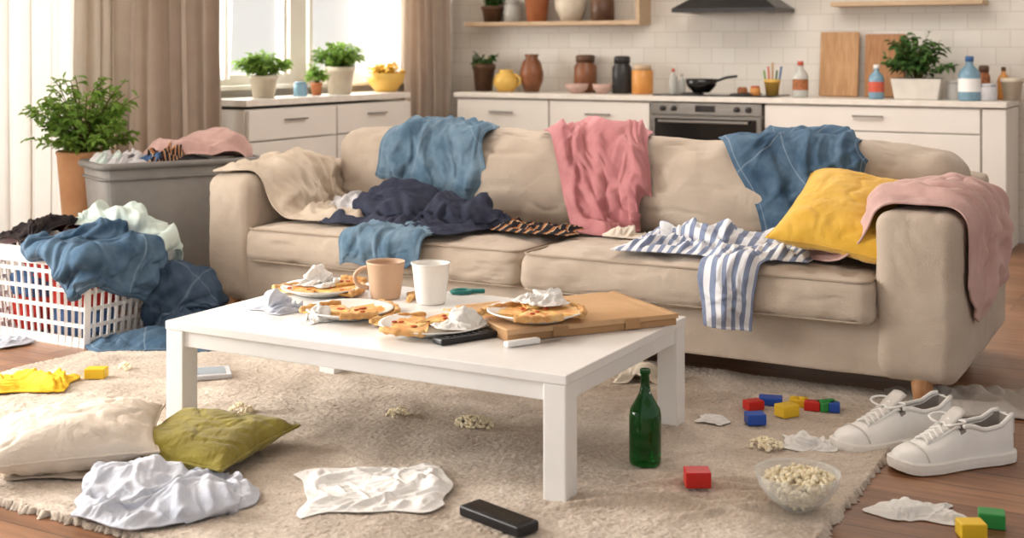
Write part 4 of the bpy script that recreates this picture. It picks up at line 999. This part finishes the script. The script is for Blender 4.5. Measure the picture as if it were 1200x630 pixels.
def popcorn(name,label,loc,rad,n,seed,dome=.0,ps=.013,parent=None):
    r=random.Random(seed); bm=bmesh.new()
    for i in range(n):
        a=r.uniform(0,6.283); q=math.sqrt(r.random()); x=rad*q*math.cos(a); y=rad*q*math.sin(a)*.8
        zz=dome*(1-q*q)+ps*.6+ (r.uniform(0,ps*1.2)*(1-q))
        for k in range(3):
            c=Vector((x,y,zz))+Vector((r.uniform(-1,1),r.uniform(-1,1),r.uniform(-.5,1)))*ps*.6
            s=bmesh.ops.create_icosphere(bm,subdivisions=1,radius=ps*r.uniform(.5,.85))
            for v in s['verts']: v.co+=c
    o=frombm(name,bm,m_pop,parent,True,loc)
    if not parent: tag(o,label,'popcorn',kind='stuff')
    return o
for k,(u,v,rd,n) in enumerate(((556,498,.075,110),(467,488,.05,40),(283,482,.045,34),(898,524,.062,70),(147,433,.035,18))):
    popcorn('spilled_popcorn','small pile of spilled popcorn on the rug',P(u,v,RZ),rd,n,70+k,dome=.02,ps=.008)
bl_=P(935,594,RZ+.008)
e=thing('glass_bowl','clear glass bowl on the rug filled with popcorn','bowl',bl_)
r=.128
lathe('body',[(0,.004),(.05,0),(.055,.006),(.095,.035),(.12,.075),(r,.105),(r,.108),(r-.005,.105),(.114,.075),(.09,.038),(.05,.011),(0,.01)],m_glass,e,seg=48,cap=False)
def bowlpop():
    r=random.Random(5); bm=bmesh.new()
    for i in range(700):
        a=r.uniform(0,6.283); q=math.sqrt(r.random()); z=r.uniform(0,1)
        R_=.045+.064*min(1,z*1.1); zz=.014+z*.074+(1-q*q)*.028*z
        for k in range(3):
            c=Vector((R_*q*math.cos(a),R_*q*math.sin(a),zz))+Vector((r.uniform(-1,1),r.uniform(-1,1),r.uniform(-1,1)))*.005
            s=bmesh.ops.create_icosphere(bm,subdivisions=1,radius=r.uniform(.0048,.008))
            for v in s['verts']: v.co+=c
    o=frombm('popcorn',bm,m_pop,None,True,bl_); tag(o,'popcorn heaped inside the clear glass bowl','popcorn',kind='stuff')
bowlpop()
m_by=mcol('toy_yellow',(240,198,50),.35);m_bb=mcol('toy_blue',(44,88,186),.35);m_br=mcol('toy_red',(208,44,38),.35);m_bg=mcol('toy_green',(52,148,74),.35)
def block(u,v,m,cn,rot,s=(.085,.062,.042),z=RZ,on='rug',st=False):
    X,Y,_=P(u,v,z); e=thing('toy_block','%s plastic toy block lying on the %s'%(cn,on),'toy block',(X,Y,z),rot,'scattered toy blocks')
    boxes('body',[(0,0,s[2]/2,s[0],s[1],s[2])],m,e,bevel=.005,seg=3)
    if st:
        for q in (-.22,.22): lathe('stud',[(0,0),(.014,0),(.013,.005),(0,.005)],m,e,loc=(s[0]*q,0,s[2]-.0005),seg=16,cap=False)
block(817,568,m_br,'red',.5,(.08,.07,.05),z=RZ+.012); block(885,496,m_bb,'blue',.6,(.07,.06,.04)); block(922,487,m_by,'yellow',1.0,(.075,.06,.045)); block(903,473,m_bb,'blue',.3,(.09,.06,.03)); block(883,479,m_br,'red',.9,(.07,.05,.035)); block(936,475,m_by,'yellow',.2,(.07,.06,.03),st=True); block(952,480,m_br,'red',.2,(.06,.045,.035))
block(969,480,m_bg,'green',.9,(.08,.06,.035),st=True); block(978,482,m_bb,'blue',.2,(.04,.04,.035))
block(1138,628,m_by,'yellow',.5,(.075,.06,.045),z=.001,on='wooden floor'); block(1162,616,m_bg,'green',.2,(.075,.06,.045),z=.001,on='wooden floor'); block(113,442,m_by,'yellow',.5)
tissue(P(943,520,RZ),.085,'crumpled white tissue beside the toy blocks',62,h=.4,ar=.8,pdk=.16,amp=.2)
tissue(P(1068,600,.001),.12,'crumpled white tissue on the wooden floor',63,h=.3,ar=.6,rot=A,pdk=.15,amp=.2)
tissue(P(838,492,RZ),.05,'tiny pale tissue scrap on the rug',64,h=.2,pdk=.15,amp=.2)
# ================================================================ SNEAKERS
def sneaker(toe,heel,label,seed):
    a=Vector(toe);b=Vector(heel);d=b-a; L_=d.length
    e=thing('sneaker',label,'sneaker',(a.x,a.y,.001),math.atan2(d.y,d.x),'pair of white sneakers')
    S=np.linspace(0,1,31)
    wf=lambda s: 1.14*np.interp(s,[0,.02,.07,.15,.3,.45,.6,.8,.93,.98,1],[.014,.034,.054,.068,.074,.066,.06,.06,.05,.034,.018])
    hf=lambda s: 1.1*np.interp(s,[0,.03,.1,.22,.33,.48,.58,.7,.85,.95,1],[.04,.058,.07,.078,.094,.128,.128,.11,.118,.146,.144])
    cy=lambda s: .008*math.sin(s*math.pi)
    n=29; vs=[];fs=[]
    for s in S:
        w=wf(s)*.97; hh=hf(s)
        for k in range(n):
            t=k/(n-1); op=s>.5
            if op and .3<t<.7:
                q=(t-.5)/.2; wi=w*.72; y=wi*max(-1,min(1,q*1.15)); z=.05+.02*abs(q)**6
                if abs(q)>.85: z=hh-.012
                if s>.95: z=hh-.01
            else:
                if op:
                    tt=t/.3 if t<=.3 else (1-t)/.3; sg=-1 if t<=.3 else 1
                    y=sg*w*(1-.2*tt**2.2); z=.025+(hh-.025)*tt**.9
                else:
                    an=math.pi*(1-t); y=w*math.copysign(abs(math.cos(an))**.75,math.cos(an)); z=.025+(hh-.025)*max(0,math.sin(an))**.8
            vs.append((s*L_*.98+.004,y+cy(s),z))
    for i in range(30):
        for k in range(n-1): fs.append((i*n+k,i*n+k+1,(i+1)*n+k+1,(i+1)*n+k))
    fs.append(tuple(range(n))); fs.append(tuple(30*n+k for k in range(n))[::-1])
    up=mk('upper',vs,fs,m_shoe,e); up.data.materials.append(m_shoei)
    for p in up.data.polygons:
        c=p.center
        if c.x>L_*.5 and c.x<L_*.95 and abs(c.y-.006)<wf(c.x/L_)*.75 and c.z<hf(c.x/L_)-.008: p.material_index=1
    vs=[];fs=[]
    lv=[(0.93,0.0),(1.03,.004),(1.05,.02),(1.04,.036),(.97,.04)]
    out=[(s,wf(s)+.004) for s in S]
    loop=[(s,-w) for s,w in out]+[(s,w) for s,w in reversed(out)]
    m=len(loop)
    for k,z in lv:
        for s,w in loop:
            lift=.012*max(0,(.15-s)/.15)**2
            vs.append((L_*.5+(s-.5)*L_*(1.0+(k-1)*.3),w*k+cy(s),z+lift))
    for i in range(len(lv)-1):
        for k in range(m): fs.append((i*m+k,i*m+(k+1)%m,(i+1)*m+(k+1)%m,(i+1)*m+k))
    fs.append(tuple(range(m))[::-1]); fs.append(tuple(4*m+k for k in range(m)))
    mk('sole',vs,fs,m_sole,e,smooth=False)
    pts=[]
    for k in range(15):
        an=math.pi*(1-(k+1)/16); w=wf(.2)*.985; pts.append((.2*L_-.012*math.sin(an),w*math.copysign(abs(math.cos(an))**.75,math.cos(an))+cy(.2),.027+(hf(.2)-.025)*math.sin(an)**.8))
    tube('toe_seam',pts,.0022,m_tong,e,seg=6)
    for sg in (-1,1):
        pts=[]
        for k in range(9):
            s=.24+.27*k/8; pts.append((s*L_*.98+.004,sg*(.03+.012*k/8)+cy(s),hf(s)*(.985-.02*k/8)))
        tube('eyestay',pts,.005,m_shoe,e,seg=6)
        pts=[]
        for k in range(12):
            s=.52+.45*k/11; pts.append((s*L_*.98+.004,sg*wf(s)*.78+cy(s),hf(s)+.0))
        tube('collar',pts,.008,m_shoe,e,seg=8)
    vs=[];fs=[]
    for i in range(8):
        s=.26+.32*i/7; z=hf(min(s,.5))+.003+ (max(0,s-.46))*.34
        for k in range(7):
            y=(k-3)/3*.034; vs.append((s*L_,y+cy(s),z-.006*((k-3)/3)**2))
    for i in range(7):
        for k in range(6): fs.append((i*7+k,i*7+k+1,i*7+k+8,i*7+k+7))
    t=mk('tongue',vs,fs,m_tong,e); sd=t.modifiers.new('s','SOLIDIFY'); sd.thickness=.006
    for i in range(6):
        s=.27+.042*i; z=hf(s)+.007
        for sg in (1,-1):
            pts=[(s*L_-.008*sg,-.036+cy(s),z-.010),((s)*L_,0+cy(s),z+.006),((s)*L_+.008*sg,.036+cy(s),z-.010)]
            pts=[tuple(Vector(pts[0]).lerp(Vector(pts[1]),q/4)) for q in range(4)]+[tuple(Vector(pts[1]).lerp(Vector(pts[2]),q/4)) for q in range(5)]
            tube('lace',pts,.0048,m_lace,e,seg=6)
    s=.49; z=hf(s)+.014
    for sg in (1,-1):
        pts=[(s*L_+.02*math.sin(q*.628)*1.2-.01*q/3,sg*(.01+.06*math.sin(q*.314)),z+.012*math.sin(q*.314)-.004*q*.4) for q in range(11)]
        tube('lace_bow',pts,.004,m_lace,e,seg=6)
    boxes('heel_tab',[(L_*.985,cy(1),.12,.012,.046,.06)],m_tong,e,bevel=.004)
    return e
sneaker(P(978,531)[:2],P(1112,513)[:2],'white leather sneaker with white laces behind its pair',1)
sneaker(P(1046,553)[:2],P(1184,536)[:2],'white leather lace-up sneaker with thick rubber sole',2)
# ================================================================ LIGHT
w=bpy.data.worlds.new('W'); SCN.world=w; w.use_nodes=True
w.node_tree.nodes['Background'].inputs[0].default_value=(1.0,.985,.96,1); w.node_tree.nodes['Background'].inputs[1].default_value=.72
def area(name,loc,rot,sx_,sy_,en,col):
    l=bpy.data.lights.new(name,'AREA'); l.shape='RECTANGLE'; l.size=sx_; l.size_y=sy_; l.energy=en; l.color=col
    o=bpy.data.objects.new(name,l); COL.objects.link(o); o.location=loc; o.rotation_euler=rot; return o
area('window_light',(-6.75,2.4,1.6),(0,-math.pi/2,0),2.4,2.4,500,(1,.965,.91))  # key light added behind the extra unseen window
area('window_light',(-6.75,5.1,1.5),(0,-math.pi/2,0),2.4,2.2,38,(1,.98,.94))
area('window_light',(-6.75,8.1,1.9),(0,-math.pi/2,0),1.5,2.6,170,(1,.98,.94))
area('ceiling_lamp',(-2.5,7.2,2.95),(0,0,0),2.5,2.0,85,(1,.955,.89))  # soft fill added under the ceiling, not an actual fixture
su=bpy.data.lights.new('sun','SUN'); su.energy=.8; su.angle=.1; su.color=(1,.94,.84); so=bpy.data.objects.new('sun',su); COL.objects.link(so)
so.rotation_euler=Vector((1,-.35,-.55)).to_track_quat('-Z','Y').to_euler()
# ================================================================ CAMERA
cd=bpy.data.cameras.new('camera'); cd.lens=45; cd.sensor_width=36; cd.shift_y=-255/1200; cd.clip_end=100
cd.dof.use_dof=True; cd.dof.focus_distance=4.9; cd.dof.aperture_fstop=2.6
co=bpy.data.objects.new('camera',cd); COL.objects.link(co); co.location=(0,0,H); co.rotation_euler=(math.pi/2,0,A)
SCN.camera=co
SCN.view_settings.view_transform='Standard'
